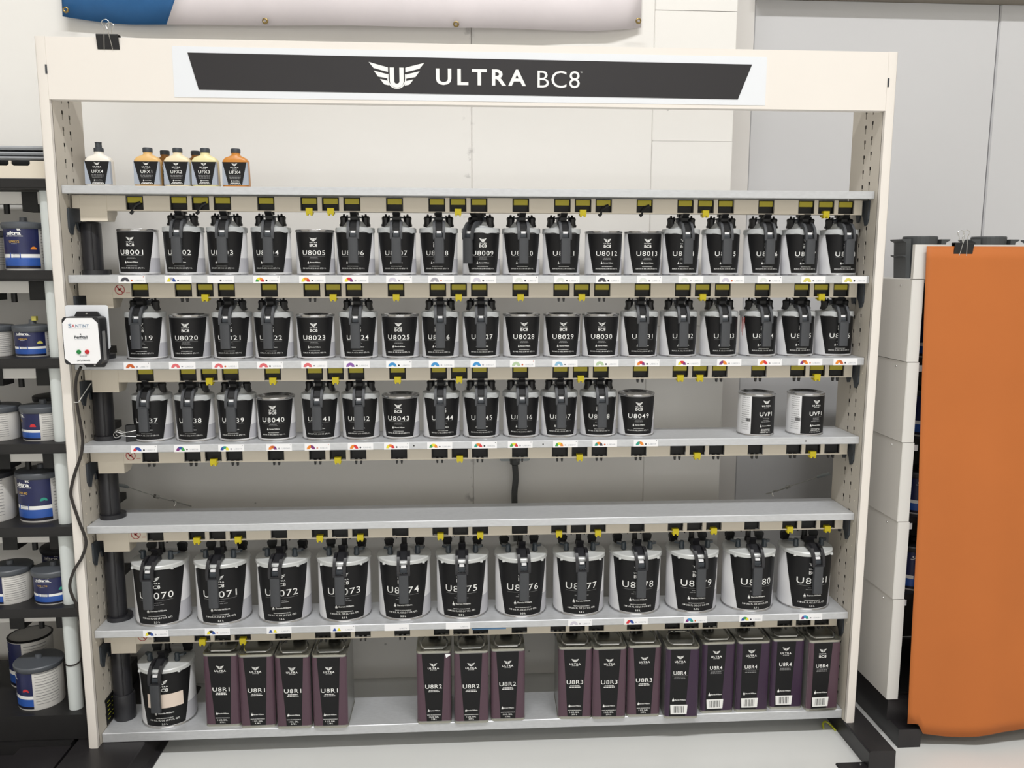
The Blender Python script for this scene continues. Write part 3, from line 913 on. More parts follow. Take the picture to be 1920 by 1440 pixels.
def gallon_meshes():
    m = {}
    b = MB(); b.lathe([(RG - .001, .0045), (RG, .008), (RG, .168), (RG - .001, .171)], 56); m['body'] = b.mesh('body', 'can_silver')
    b = MB(); b.lathe([(RG - .005, 0), (RG + .0012, 0), (RG + .002, .0024), (RG + .0012, .0048), (RG - .001, .0052)], 56, cap0=True); m['base_ring'] = b.mesh('base_ring', 'can_steel')
    b = MB(); can_label(b, RG + .0005, .1705, .0075, (66, 68), (42, 44), 30); m['label'] = b.mesh('label', 'label_black')
    b = MB(); can_label(b, RG + .0003, .062, .0075, (-52, 112), (-45, 112), 16); m['side_print'] = b.mesh('side_print', 'can_grey')
    b = MB(); r = RG + .0011
    wrap(b, emblem2d(0, .1430, .029), r)
    wrap(b, text2d(K_ULTRA, 0, .1305, .029, .0042), r)
    wrap(b, text2d(K_BC8, 0, .1195, .0285, .0105), r)
    wrap(b, icon2d(-.0235, .0480, .012), r)
    wrap(b, text2d(K_SW, .0055, .0480, .045, .0046), r)
    wrap(b, text2d(K_PRO, 0, .0325, .048, .0026), r)
    wrap(b, text2d(K_G1, 0, .0252, .084, .0060), r)
    wrap(b, text2d(K_G2, 0, .0145, .016, .0052), r)
    wrap(b, line2d(0, .0790, .096, .0007, 14), r, 1)
    wrap(b, bars2d(0, .0720, .030, .0020, seed=4), r, 1)
    wrap(b, bars2d(0, .0660, .042, .0020, seed=5), r, 1)
    m['lettering'] = b.mesh('lettering', ['print_white', 'print_grey'], False, fix=False)
    b = MB()
    wob = lambda a, j: (.0012 * sin(4 * a + .6)) if j == 0 else 0
    b.lathe([(RG + .0034, .1700), (RG + .0036, .1790), (RG + .0015, .1815), (RG - .004, .1825), (RG - .016, .1828), (RG - .020, .1842), (.030, .1870), (.018, .194), (.0005, .194)], 56, wob=wob)
    for a in (-2.35, -.8, .8, 2.35):
        b.cbox((RG + .0035) * sin(a), -(RG + .0035) * cos(a), .170, .007, .007, .006)
    m['lid_cover'] = b.mesh('lid_cover', 'gallon_lid')
    b = MB(); b.lathe([(.0078, .1855), (.0085, .190), (.0072, .199), (.0075, .207), (.0055, .210), (.0005, .211)], 14)
    b.prism([(0.0, -.004), (.018, .004), (.022, .014), (.014, .018), (.0, .006)], 'z', .1985, .2045); m['front_knob'] = b.mesh('front_knob', 'smoke_knob', True, 35)
    b = MB(); b.box(-.011, .011, -.007, .007, .1855, .196); b.prism([(-.013, .196), (.013, .196), (.0145, .207), (.010, .212), (-.010, .212), (-.0145, .207)], 'y', -.006, .006); m['rear_clip'] = b.mesh('rear_clip', 'black_plastic', False)
    b = MB(); b.lathe([(.0105, .1955), (.0095, .206), (.008, .206), (.008, .228), (.0055, .230), (.0055, .262), (.004, .272)], 14, 0, .010, cap1=True)
    b.box(-.024, .020, .006, .014, .2285, .2325); b.box(-.024, -.021, .006, .014, .223, .238); b.box(.016, .019, .006, .014, .223, .238); m['drive_shaft'] = b.mesh('drive_shaft', 'black_plastic', True, 30)
    b = MB(); b.prism([(-.008, .194), (-.012, .212), (-.040, .2215), (-.043, .219), (-.034, .206), (-.052, .196), (-.072, .184), (-.081, .172), (-.075, .172), (-.052, .184), (-.024, .185)], 'x', -.0102, .0102); m['thumb_lever'] = b.mesh('thumb_lever', 'black_satin', False)
    b = MB()
    for sg in (-1, 1):
        pr = [(-.034, .188), (-.036, .200), (-.056, .203), (-.078, .196), (-.092, .180), (-.0965, .160), (-.0965, .148), (-.0895, .148), (-.0890, .160), (-.084, .174), (-.073, .185), (-.056, .191)]
        b.prism(pr, 'x', sg * .0108, sg * .0190)
    b.box(-.0185, .0185, -.0972, -.0895, .1445, .1495)
    m['handle_yoke'] = b.mesh('handle_yoke', 'black_satin', True, 30)
    b = MB()
    pl = [(-.0140, -.0895), (-.0140, -.0955), (-.0128, -.0990), (-.009, -.1005), (.009, -.1005), (.0128, -.0990), (.0140, -.0955), (.0140, -.0895)]
    b.prism(pl, 'z', .062, .1460)
    m['handle'] = b.mesh('handle', 'handle_grey', True, 40)
    b = MB(); b.prism([(-.080, .166), (-.0885, .160), (-.0885, .150), (-.082, .150)], 'x', -.010, .010); b.box(-.007, .007, -.0885, -.0815, .1655, .1715, 1); m['latch'] = b.mesh('latch', ['slate_plastic', 'paper_white'], False)
    return m


QM = quart_meshes(); GM = gallon_meshes()


def number_mesh(txt, quart):
    b = MB()
    key = ('%s' % txt, 0.002, 1.14)
    if quart: wrap(b, text2d(key, 0, .0612, .0635, .0130), RQ + .001)
    else: wrap(b, text2d(key, 0, .0935, .0980, .0195), RG + .0011)
    return b.mesh('number', 'print_white', False, fix=False)


ORD = ['first', 'second', 'third', 'fourth', 'fifth', 'sixth', 'seventh', 'eighth', 'ninth', 'tenth', 'eleventh', 'twelfth', 'thirteenth', 'fourteenth', 'fifteenth', 'sixteenth', 'seventeenth', 'eighteenth']


def quart_can(x, y, z, num, mixing, label, group, rot=0.0, hrot=0.0):
    t = thing('paint_can', label, 'paint can', (x, y, z), rot, group)
    obj('body', QM['body'], t); obj('base_ring', QM['base_ring'], t)
    lb = obj('label', QM['label'], t)
    obj('side_print', QM['side_print'], t)
    obj('lettering', QM['lettering'], lb)
    obj('number', number_mesh(num, True), lb)
    if not mixing:
        obj('lid', QM['lid'], t)
    else:
        lc = obj('mixing_lid', QM['lid_cover'], t, rz=hrot)
        for sx in (-1, 1): obj('clamp_knob', QM['clamp_knob'], lc, (sx * .0300, 0, 0))
        obj('cross_bar', QM['cross_bar'], lc)
        obj('drive_shaft', QM['drive_shaft'], lc); obj('thumb_lever', QM['thumb_lever'], lc)
        h = obj('handle', QM['handle'], t, rz=hrot)
        obj('handle_yoke', QM['handle_yoke'], h); obj('latch', QM['latch'], h)
    return t


ROW1 = [-0.9421, -0.8181, -0.7005, -0.5807, -0.4601, -0.3491, -0.233, -0.1161, 0.003, 0.1168, 0.2313, 0.3526, 0.4654, 0.5758, 0.6931, 0.8159, 0.9267, 1.0420]
ROW2 = [-0.9361, -0.8161, -0.6982, -0.5826, -0.4662, -0.346, -0.2282, -0.1141, 0.0022, 0.1184, 0.2354, 0.3476, 0.4605, 0.5772, 0.6963, 0.8145, 0.9269, 1.0420]
ROW3 = [-0.9316, -0.8128, -0.6948, -0.5851, -0.4596, -0.3454, -0.2305, -0.1134, 0.0014, 0.1185, 0.2299, 0.3452, 0.458]
ROW4 = [-0.9376, -0.7607, -0.5836, -0.4063, -0.229, -0.0564, 0.1194, 0.2953, 0.4678, 0.6435, 0.8192, 0.9966]
PLAIN = {1, 5, 12, 13, 20, 23, 25, 28, 29, 30, 40, 43, 49}
rnd = random.Random(3)
QY = .114
for row, xs, n0, si, where in ((1, ROW1, 1, 1, 'top row of small cans'), (2, ROW2, 19, 2, 'middle row of small cans'), (3, ROW3, 37, 3, 'lowest row of small cans')):
    for k, x in enumerate(xs):
        n = n0 + k
        mixing = n not in PLAIN
        rot = radians(rnd.uniform(-5, 5)); hr = radians(rnd.uniform(-4, 4)) - rot
        if n == 9: hr = radians(-38); rot = radians(4)
        desc = 'black paint can with grey-handled mixing lid' if mixing else 'black paint can with plain flat lid'
        if n == 9: desc = 'black paint can with handle swung left'
        t = quart_can(x, QY + rnd.uniform(-.003, .003), S[si], 'U80%02d' % n, mixing, '%s, %s from left in %s' % (desc, ORD[k], where), 'small paint cans in the %s' % where, rot, hr)
        if n == 34:
            b = MB()
            for q, (a, z0, z1) in enumerate(((-74, .060, .112), (-70, .078, .108), (-78, .070, .114), (-66, .085, .113))):
                can_label(b, RQ + .0009, z1, z0, (-a + 1.1, a + 1.1), (-a + .6, a + .6), 3)
            obj('paint_drip', b.mesh('paint_drip', 'paint_red', False), t)

# the two straight-labelled cans at the right of the third row
vb = MB(); can_label(vb, RQ + .0005, .1165, .006, (44, 50), (44, 50), 24); UV_L = vb.mesh('label', 'label_black')
vb = MB(); r = RQ + .001
wrap(vb, emblem2d(.003, .1005, .022), r); wrap(vb, text2d(K_ULTRA, .003, .0895, .029, .0046), r); wrap(vb, text2d(K_SYS, .003, .0845, .016, .0018), r)
wrap(vb, text2d(('UVP1', 0.004, 1.1), .003, .0655, .041, .0120), r)
wrap(vb, line2d(.003, .0565, .040, .0005), r, 1)
for q, (zz, w) in enumerate(((.0525, .020), (.0475, .020), (.0430, .030))): wrap(vb, bars2d(.003, zz, w, .0016, seed=20 + q), r, 1)
wrap(vb, icon2d(-.0125, .0310, .0085), r); wrap(vb, text2d(K_SW, .0065, .0310, .029, .0032), r)
wrap(vb, text2d(K_PRO, .003, .0205, .029, .0020), r); wrap(vb, text2d(K_U1, .003, .0165, .030, .0032), r); wrap(vb, text2d(K_U2, .003, .0112, .036, .0032), r)
UV_T = vb.mesh('lettering', ['print_white', 'print_grey'], False, fix=False)
vb = MB(); r = RQ + .0009
for q in range(16): wrap(vb, bars2d(-.060, .112 - q * .0062, .026, .0010 if q % 4 else .0016, seed=40 + q), r, 0)
for q in range(9): wrap(vb, line2d(-.056 + q * .0016, .047, .0008 if q % 3 else .0014, .010, 1), r, 1)
UV_I = vb.mesh('info_print', ['print_grey', 'label_black'], False, fix=False)
for x, w in ((.8152, 'left'), (.9640, 'right')):
    t = thing('paint_can', 'small can with straight black label and white barcode side, %s of the two apart' % w, 'paint can', (x, QY - .012, S[3]), radians(10), 'straight-labelled cans on the third can shelf')
    obj('body', QM['body'], t); obj('base_ring', QM['base_ring'], t); obj('lid', QM['lid'], t)
    lb = obj('label', UV_L, t); obj('lettering', UV_T, lb); obj('info_print', UV_I, t)


def gallon_can(x, y, z, num, label, group, rot=0.0, hrot=0.0, note=False):
    t = thing('large_paint_can', label, 'paint can', (x, y, z), rot, group)
    obj('body', GM['body'], t); obj('base_ring', GM['base_ring'], t)
    lb = obj('label', GM['label'], t); obj('side_print', GM['side_print'], t); obj('lettering', GM['lettering'], lb)
    if not note: obj('number', number_mesh(num, False), lb)
    else:
        b = MB(); can_label(b, RG + .0018, .1065, .064, (35, 41), (35, 41), 16)
        obj('paper_note', b.mesh('paper_note', 'note_cream'), t)
    lc = obj('mixing_lid', GM['lid_cover'], t, rz=hrot)
    for sx in (-1, 1):
        o = obj('front_knob', GM['front_knob'], lc, (sx * .040, -.022, 0))
        if sx < 0: o.rotation_euler = (0, 0, radians(95))
        obj('rear_clip', GM['rear_clip'], lc, (sx * .046, .046, 0), sx * radians(-12))
    obj('drive_shaft', GM['drive_shaft'], lc); obj('thumb_lever', GM['thumb_lever'], lc)
    h = obj('handle', GM['handle'], t, rz=hrot)
    obj('handle_yoke', GM['handle_yoke'], h); obj('latch', GM['latch'], h)
    return t


for k, x in enumerate(ROW4):
    rot = radians(rnd.uniform(-4, 4)); hr = radians(rnd.uniform(-3, 3)) - rot
    if k < 4: rot += radians(7); hr -= radians(10)
    gallon_can(x, .124, S[5], 'U80%02d' % (70 + k), 'large black paint can with grey handle, %s from left in row of twelve' % ORD[k], 'large paint cans in a row of twelve', rot, hr)
gallon_can(-.937, .122, S[6], '', 'large black paint can with cream paper note on bottom shelf', 'large paint can on the bottom shelf', radians(8), radians(-11), True)

# ---------------------------------------------------------------- rectangular tins
TW, TD, THT = .0995, .150, .226


def tin_meshes():
    m = {}
    b = MB(); rr = rrect(-TW / 2, TW / 2, 0, TD, .010, 3); b.prism(rr, 'z', .005, THT - .0052); m['body'] = b.mesh('body', 'tin_side', True, 40)
    b = MB()
    e = .0012
    b.prism(rrect(-TW / 2 - e, TW / 2 + e, -e, TD + e, .011, 3), 'z', 0.0, .0055); m['bottom_rim'] = b.mesh('bottom_rim', 'tin_steel', True, 40)
    b = MB()
    A = rrect(-TW / 2 - e, TW / 2 + e, -e, TD + e, .011, 3); B = rrect(-TW / 2 + .0025, TW / 2 - .0025, .0025, TD - .0025, .009, 3)
    n = len(A)
    b.add([(x, y, THT - .0055) for x, y in A] + [(x, y, THT) for x, y in A] + [(x, y, THT) for x, y in B] + [(x, y, THT - .0045) for x, y in B],
          [(k * n + i, k * n + (i + 1) % n, (k + 1) * n + (i + 1) % n, (k + 1) * n + i) for k in range(3) for i in range(n)] + [tuple(3 * n + i for i in range(n))])
    m['top_rim'] = b.mesh('top_rim', 'tin_steel', True, 40)
    b = MB()
    oc = [(-.028, .012), (-.036, .022), (-.040, .044), (-.032, .066), (-.022, .074), (.022, .074), (.032, .066), (.040, .044), (.036, .022), (.028, .012), (-.028, .012)]
    b.tube([(x, y, THT + .0034 + .012 * max(0, (y - .02) / .054)) for x, y in oc], .0024, 6); m['bail_handle'] = b.mesh('bail_handle', 'wire_steel')
    b = MB(); b.lathe([(.019, THT + .0005), (.019, THT + .013), (.017, THT + .015), (.0005, THT + .015)], 20, 0, TD - .036); m['screw_cap'] = b.mesh('screw_cap', 'black_plastic')
    return m


TM_ = tin_meshes()


def tin_label(kind, bc8=False):
    side = 'label_plum' if kind == 'U8R4' and not bc8 else 'label_purple'
    b = MB()
    z0, z1 = .0075, THT - .008
    y = -.0006
    xo = TW / 2 - .0105
    ins = TW / 2 - .004
    # panel wraps slightly round the rounded corners
    b.add([(-TW / 2 - .0003, .0075, z0), (-ins, .0012, z0), (-xo, y, z0), (xo, y, z0), (ins, .0012, z0), (TW / 2 + .0003, .0075, z0),
           (-TW / 2 - .0003, .0075, z1), (-ins, .0012, z1), (-xo, y, z1), (xo, y, z1), (ins, .0012, z1), (TW / 2 + .0003, .0075, z1)],
          [(i, i + 1, i + 7, i + 6) for i in range(5)], 0)
    y2 = -.0009
    if kind == 'U8R4': q = [(-.026, z0), (.018, z0), (.024, z1), (-.038, z1)]; q = [(-.036, z0), (.012, z0), (.022, z1), (-.036, z1)]
    else: q = [(-.022, z0), (.022, z0), (.032, z1), (-.035, z1)]
    b.add([(x, y2, z) for x, z in q], [(0, 1, 2, 3)], 1)
    lm = b.mesh('label', [side, 'label_black'], True, 50)
    b = MB(); y3 = -.0013
    key = (kind, 0.004, 1.1)
    if kind == 'U8R4':
        cx = -.008
        flat(b, emblem2d(cx, .194, .0225), y3)
        if bc8: flat(b, text2d(K_ULTRA, cx, .1835, .023, .0034), y3); flat(b, text2d(K_BC8, cx, .1755, .023, .0085), y3)
        else: flat(b, text2d(K_ULTRA, cx, .1805, .033, .0062), y3); flat(b, text2d(K_SYS, cx, .1745, .018, .0022), y3)
        flat(b, text2d(key, cx, .1450, .038, .0115), y3); flat(b, line2d(cx, .1365, .046, .0005, 1), y3, 1)
        flat(b, bars2d(cx, .1320, .032, .0020, seed=8), y3, 1); flat(b, bars2d(cx, .1275, .034, .0020, seed=9), y3, 1)
        flat(b, icon2d(-.0255, .0600, .0115), y3); flat(b, text2d(K_SW, cx + .0035, .0595, .034, .0042), y3)
        b.add([(cx - .026, y3, .044), (cx - .024, y3, .014), (cx + .024, y3, .014), (cx + .026, y3, .044)], [(0, 1, 2, 3)], 0)
        for q in range(11):
            x0 = cx - .0165 + q * .003
            w = .0007 + .0006 * ((q * 7) % 3)
            b.add([(x0, y3 - .0004, .018), (x0 + w, y3 - .0004, .018), (x0 + w, y3 - .0004, .040), (x0, y3 - .0004, .040)], [(0, 1, 2, 3)], 2)
    else:
        cx = -.001
        flat(b, emblem2d(cx, .1845, .0225), y3); flat(b, text2d(K_ULTRA, cx, .1735, .033, .0058), y3); flat(b, text2d(K_SYS, cx, .1682, .018, .0022), y3)
        flat(b, text2d(key, cx, .1165, .049, .0125), y3)
        flat(b, bars2d(cx, .1050, .028, .0024, seed=11), y3, 0); flat(b, bars2d(cx, .1005, .033, .0024, seed=12), y3, 0)
        flat(b, icon2d(-.0165, .0415, .0095), y3); flat(b, text2d(K_SW, cx + .003, .0410, .032, .0036), y3)
        flat(b, text2d(K_PRO, cx, .0270, .041, .0024), y3); flat(b, text2d(K_T1, cx, .0205, .028, .0046), y3); flat(b, text2d(K_T2, cx, .0135, .016, .0044), y3)
    tm = b.mesh('lettering', ['print_white', 'print_grey', 'sign_black'], False, fix=False)
    return lm, tm


TL = {k: tin_label(k) for k in ('U8R1', 'U8R2', 'U8R3', 'U8R4')}
TL_MAUVE = tin_label('U8R4', True)
TINS = [('U8R1', -.760, .048), ('U8R1', -.656, .036), ('U8R1', -.550, .026), ('U8R1', -.444, .022), ('U8R2', -.142, .027), ('U8R2', -.032, .022), ('U8R2', .076, .029),
        ('U8R3', .276, .028), ('U8R3', .378, .022), ('U8R3', .484, .028), ('U8R4', .594, .010), ('U8R4', .711, .035), ('U8R4', .818, .035), ('U8R4', .928, .044), ('U8R4', 1.035, .028)]
cnt = {}
TLAB = {'U8R1': ['leftmost', 'second', 'third', 'rightmost'], 'U8R2': ['left', 'middle', 'right'], 'U8R3': ['left', 'middle', 'right'], 'U8R4': ['first', 'second', 'third', 'fourth', 'fifth']}
TDESC = {'U8R1': 'purple and black tin beside the noted can, %s of the group of four', 'U8R2': 'purple and black tin in the middle group of three, %s one', 'U8R3': 'purple and black tin in the right-hand group of three, %s one', 'U8R4': 'plum tin with white barcode, %s from left of the five'}
for kind, x, y in TINS:
    i = cnt.get(kind, 0); cnt[kind] = i + 1
    rz = {(-.760): radians(-1.5), (.594): radians(-2), (1.035): radians(2.0), (.276): radians(-2)}.get(x, radians(rnd.uniform(-.8, .8)))
    t = thing('rectangular_tin', TDESC[kind] % TLAB[kind][i], 'tin', (x, y, S[6]), rz, {'U8R1': 'four purple tins', 'U8R2': 'middle purple tins', 'U8R3': 'right purple tins', 'U8R4': 'plum tins with barcodes'}[kind])
    for p in ('body', 'bottom_rim', 'top_rim', 'bail_handle', 'screw_cap'): obj(p, TM_[p], t)
    pair = TL_MAUVE if kind == 'U8R4' and i == 4 else TL[kind]
    lb = obj('label', pair[0], t); obj('lettering', pair[1], lb)
    if kind == 'U8R2' and i == 0:
        o = obj('torn_corner', MB().prism([(.034, .217), (.0485, .217), (.0485, .213), (.036, .205)], 'y', -.0016, -.001).mesh('torn_corner', 'paper_white', False), lb)


# ---------------------------------------------------------------- additive bottles on the top shelf
def bottle(x, y, liquid, num, label, pump=False, show=True):
    t = thing('additive_bottle', label, 'bottle', (x, y, S[0]), 0, 'small additive bottles on the top shelf')
    b = MB()
    lay = [(.0335, .016, 0.0), (.035, .0175, .004), (.0335, .0172, .064), (.0335, .0172, .070), (.027, .015, .078), (.015, .012, .084), (.0115, .0115, .0865), (.0115, .0115, .093)]
    n = 28
    vs = []
    for hx, hy, z in lay:
        for j in range(n):
            a = 2 * pi * j / n
            ca, sa = cos(a), sin(a)
            e = .35 if z < .08 else 1.0
            vs.append((hx * math.copysign(abs(ca) ** e, ca), hy * math.copysign(abs(sa) ** e, sa), z))
    fs = []
    for k in range(len(lay) - 1):
        for j in range(n):
            j2 = (j + 1) % n
            fs.append((k * n + j, k * n + j2, (k + 1) * n + j2, (k + 1) * n + j))
    fs.append(tuple(reversed(range(n)))); fs.append(tuple((len(lay) - 1) * n + j for j in range(n)))
    b.add(vs, fs); obj('body', b.mesh('body', liquid, True, 45), t)
    b = MB()
    if pump: b.lathe([(.0125, .092), (.0125, .101), (.0085, .103), (.0080, .114), (.0088, .115), (.0088, .1165), (.0005, .117)], 18)
    else: b.lathe([(.0125, .0915), (.0127, .101), (.0115, .103), (.0005, .1035)], 18)
    obj('cap', b.mesh('cap', 'slate_plastic'), t)
    b = MB()
    b.add([(-.0335, -.0179, .006), (.0335, -.0179, .006), (.0325, -.0177, .066), (-.0325, -.0177, .066)], [(0, 1, 2, 3)], 0)
    b.add([(.0335, -.0179, .006), (.0352, -.010, .006), (.0340, -.010, .066), (.0325, -.0177, .066)], [(0, 1, 2, 3)], 0)
    b.add([(-.018, -.0182, .006), (.018, -.0182, .006), (.0318, -.0180, .066), (-.0318, -.0180, .066)], [(0, 1, 2, 3)], 1)
    lb = obj('label', b.mesh('label', ['bottle_label', 'label_black'], False), t)
    b = MB(); y3 = -.0188
    flat(b, emblem2d(0, .0595, .015), y3); flat(b, text2d(K_ULTRA, 0, .0515, .022, .0034), y3); flat(b, text2d(K_SYS, 0, .0475, .011, .0014), y3)
    flat(b, text2d((num, 0.004, 1.1), 0, .0395, .030, .0080), y3)
    for q in range(3): flat(b, bars2d(0, .030 - q * .0035, .032 - .002 * q, .0014, seed=60 + q), y3, 1)
    flat(b, icon2d(-.0085, .0170, .005), y3); flat(b, text2d(K_SW, .003, .0170, .017, .0018), y3)
    flat(b, bars2d(0, .0115, .024, .0014, seed=71), y3, 0); flat(b, bars2d(0, .0090, .030, .0016, seed=72), y3, 0)
    obj('lettering', b.mesh('lettering', ['print_white', 'print_grey'], False, fix=False), lb)
    return t


bottle(-1.018, .080, 'milk', 'UFX4', 'white additive bottle with tall grey nozzle cap, leftmost on top shelf', True)
bottle(-.889, .075, 'amber', 'UFX1', 'light amber additive bottle in front, second front bottle from left')
bottle(-.862, .128, 'brown_liquid', 'UFX1', 'brown additive bottle half hidden behind the light amber bottle')
bottle(-.811, .075, 'cream_liquid', 'UFX2', 'cream additive bottle in front, third front bottle from left')
bottle(-.780, .130, 'brown_liquid', 'UFX2', 'brown additive bottle half hidden behind the cream bottle')
bottle(-.738, .073, 'pale_yellow', 'UFX3', 'pale yellow additive bottle in front, fourth front bottle from left')
bottle(-.658, .075, 'orange_liquid', 'UFX4', 'orange additive bottle, rightmost on the top shelf')


# ---------------------------------------------------------------- binder clips
def binder_clip(loc, label, s=1.0, tilt=(0, 0, 0), two=True, hang=False):
    t = thing('binder_clip', label, 'clip', loc)
    t.rotation_euler = tilt
    w = .026 * s
    b = MB()
    b.prism([(-.0085 * s, .024 * s), (.0085 * s, .024 * s), (.0095 * s, .021 * s), (.003 * s, -.010 * s), (.0012 * s, -.010 * s), (.0075 * s, .022 * s), (-.0075 * s, .022 * s), (-.0012 * s, -.010 * s), (-.003 * s, -.010 * s), (-.0095 * s, .021 * s)], 'x', -w, w)
    obj('jaw', b.mesh('jaw', 'black_plastic', False), t)
    for sy in (-1, 1):
        P = [(-.010 * s, sy * .0035 * s, -.011 * s), (-.006 * s, sy * .0095 * s, .020 * s), (-.004 * s, sy * .011 * s, .036 * s), (-.009 * s, sy * .0125 * s, .050 * s), (0, sy * .013 * s, .056 * s), (.009 * s, sy * .0125 * s, .050 * s), (.004 * s, sy * .011 * s, .036 * s), (.006 * s, sy * .0095 * s, .020 * s), (.010 * s, sy * .0035 * s, -.011 * s)]
        obj('wire_handle', MB().tube(spline(P, 4), .0009 * s, 6).mesh('wire_handle', 'wire_steel'), t)
    return t


binder_clip((-.944, .0025, 1.978), 'black binder clip clamped on top edge of the cream header', 1.05)
bc = binder_clip((-.972, .082, S[3] + .0225), 'black binder clip lying beside drive column on third can shelf', .95, (radians(90), 0, radians(90)))
bc.rotation_euler = (0, radians(-90), radians(8))

# ---------------------------------------------------------------- wall banner
bn = thing('wall_banner', 'white vinyl banner with blue left end hung above the rack', 'banner', (-.36, .44, 2.15))
XL, XR = -1.243, .520


def banner_piece(name, fx0, fx1, m):
    nz, nx = 10, 30
    vs = []
    for j in range(nz + 1):
        for i in range(nx + 1):
            u = i / nx
            zt = j / nz
            x0 = fx0(zt); x1 = fx1(zt)
            x = x0 + (x1 - x0) * u
            g = (x - XL) / (XR - XL)
            zb = 2.143 + .020 * max(0, 1 - g / .12) ** 1.5 + .010 * g + .016 * max(0, (g - .90) / .10) ** 2
            z = zb + (3.05 - zb) * zt
            yy = .437 + .010 * sin(7 * g + 1) * (1 - zt) + .004 * sin(23 * g) * (1 - zt) - .006 * math.exp(-((zt) / .1) ** 2) + .02 * max(0, 1 - abs(g - 1) / .05) * (1 - zt)
            vs.append((x + .36, min(yy, .4655) - .44, z - 2.15))
    fs = []
    for j in range(nz):
        for i in range(nx):
            a = j * (nx + 1) + i
            fs.append((a, a + 1, a + nx + 2, a + nx + 1))
    b = MB(); b.add(vs, fs)
    o = obj(name, b.mesh(name, m), bn)
    md = o.modifiers.new('thick', 'SOLIDIFY'); md.thickness = .0012
    return o


sl = lambda t: -.938 + t * .36
banner_piece('blue_end', lambda t: XL, sl, 'banner_blue')
banner_piece('white_field', sl, lambda t: XR, 'banner_white')
gm = MB().lathe([(.004, .003), (.006, .004), (.0085, .003), (.0095, 0)], 14).mesh('grommet', 'brass')
for x, z in ((-1.223, 2.176), (-.640, 2.156), (-.063, 2.158), (.503, 2.178)):
    o = obj('grommet', gm, bn, (x + .36, -.022, z - 2.15)); o.rotation_euler = (pi / 2, 0, 0)
st = MB(); st.box(-1.236 + .36, -.945 + .36, -.0205, -.0200, 2.172 - 2.15, 2.1728 - 2.15)

# ---------------------------------------------------------------- controller box
ctl = thing('mixer_controller', 'white and black mixer control box with green and red buttons on left upright', 'control box', (-1.04, -.02, 1.23))
b = MB(); b.prism(rrect(-.058, .052, -.026, .090, .006), 'y', .0165, .0185); obj('mount_plate', b.mesh('mount_plate', 'sign_white', False), ctl)
b = MB(); b.prism(rrect(-.046, .049, -.062, .062, .010), 'y', -.034, .010)
b.prism([(-.034, .058), (.040, .058), (.027, .074), (-.024, .074)], 'y', .006, .012)
b.prism([(-.020, -.060), (.046, -.060), (.036, -.074), (-.010, -.074)], 'y', .006, .012)
obj('case', b.mesh('case', 'black_satin', True, 30), ctl)
b = MB(); b.prism([(-.0335, .0595), (.031, .0595), (.0445, .046), (.0465, -.046), (.034, -.0595), (-.029, -.0595), (-.0435, -.046), (-.0445, .046)], 'y', -.0352, -.0338)
fp = obj('face_plate', b.mesh('face_plate', 'paper_white', False), ctl)
b = MB()
y3 = -.0356
flat(b, text2d(SANT[0], -.0255, .0395, .0085, .0095), y3, 0); flat(b, text2d(SANT[1], -.0170, .0390, .0080, .0080), y3, 1); flat(b, text2d(SANT[2], .0055, .0390, .034, .0080), y3, 0)
flat(b, line2d(-.002, .0325, .054, .0006, 1), y3, 2)
flat(b, text2d(SANT[3], 0, .010, .033, .0080), y3, 3); flat(b, bars2d(0, .0035, .032, .0014, seed=80), y3, 2)
flat(b, text2d(SANT[4], .003, -.0515, .033, .0042), y3, 3); flat(b, bars2d(.003, -.039, .018, .0012, seed=81), y3, 3)
b.add([(.0 + .0018 * cos(2 * pi * j / 10), y3, .0175 + .0018 * sin(2 * pi * j / 10)) for j in range(10)], [tuple(range(10))], 3)
obj('lettering', b.mesh('lettering', ['logo_blue', 'button_red', 'print_mid', 'slate_plastic'], False, fix=False), fp)
for x, m in ((-.0075, 'button_green'), (.0135, 'button_red')):
    o = obj('button', MB().lathe([(.0058, 0), (.0058, .002), (.005, .003), (.0005, .0032)], 18).mesh('button', m), ctl, (x, -.0352, -.0285)); o.rotation_euler = (pi / 2, 0, 0)
scm = MB().lathe([(.0005, .0022), (.0022, .0018), (.003, 0)], 10).mesh('screw', 'wire_steel')
for x, z in ((.001, .068), (.013, -.068)):
    o = obj('screw', scm, ctl, (x, .006, z)); o.rotation_euler = (pi / 2, 0, 0)
b = MB(); b.box(.0485, .0500, -.022, -.006, -.052, .024); obj('port_strip', b.mesh('port_strip', 'print_grey', False), ctl)
P = [(-1.060, -.022, 1.158), (-1.074, -.016, 1.135), (-1.084, -.0085, 1.10), (-1.083, -.0085, 1.05), (-1.078, -.0085, 1.00), (-1.0755, -.0085, .955), (-1.083, -.0085, .915), (-1.101, -.0085, .870), (-1.1145, -.0085, .826), (-1.116, -.0085, .795), (-1.1, -.0085, .728), (-1.0865, -.0085, .675), (-1.100, -.0085, .630), (-1.124, -.0085, .592), (-1.138, -.009, .552), (-1.136, -.006, .520), (-1.130, .004, .485), (-1.1335, .020, .446), (-1.1335, .035, .40), (-1.134, .05, .30), (-1.134, .06, .12), (-1.134, .07, .060)]
obj('power_cord', MB().tube(spline([(a + 1.04, b_ + .02, c - 1.23) for a, b_, c in P], 5), .0040, 8).mesh('power_cord', 'cord_black'), ctl)
zt_ = MB()
zt_.tube([(-1.0835 + .0065 * cos(a), -.0085 + .0065 * sin(a), 1.062) for a in [2 * pi * j / 14 for j in range(15)]], .0011, 6)
zt_.tube(spline([(-1.079, -.005, 1.063), (-1.072, .02, 1.085), (-1.066, .045, 1.105)], 4), .0011, 6)
tag(obj('zip_tie', zt_.mesh('zip_tie', 'zip_white')), 'white zip tie holding cord to the upright', 'zip tie')

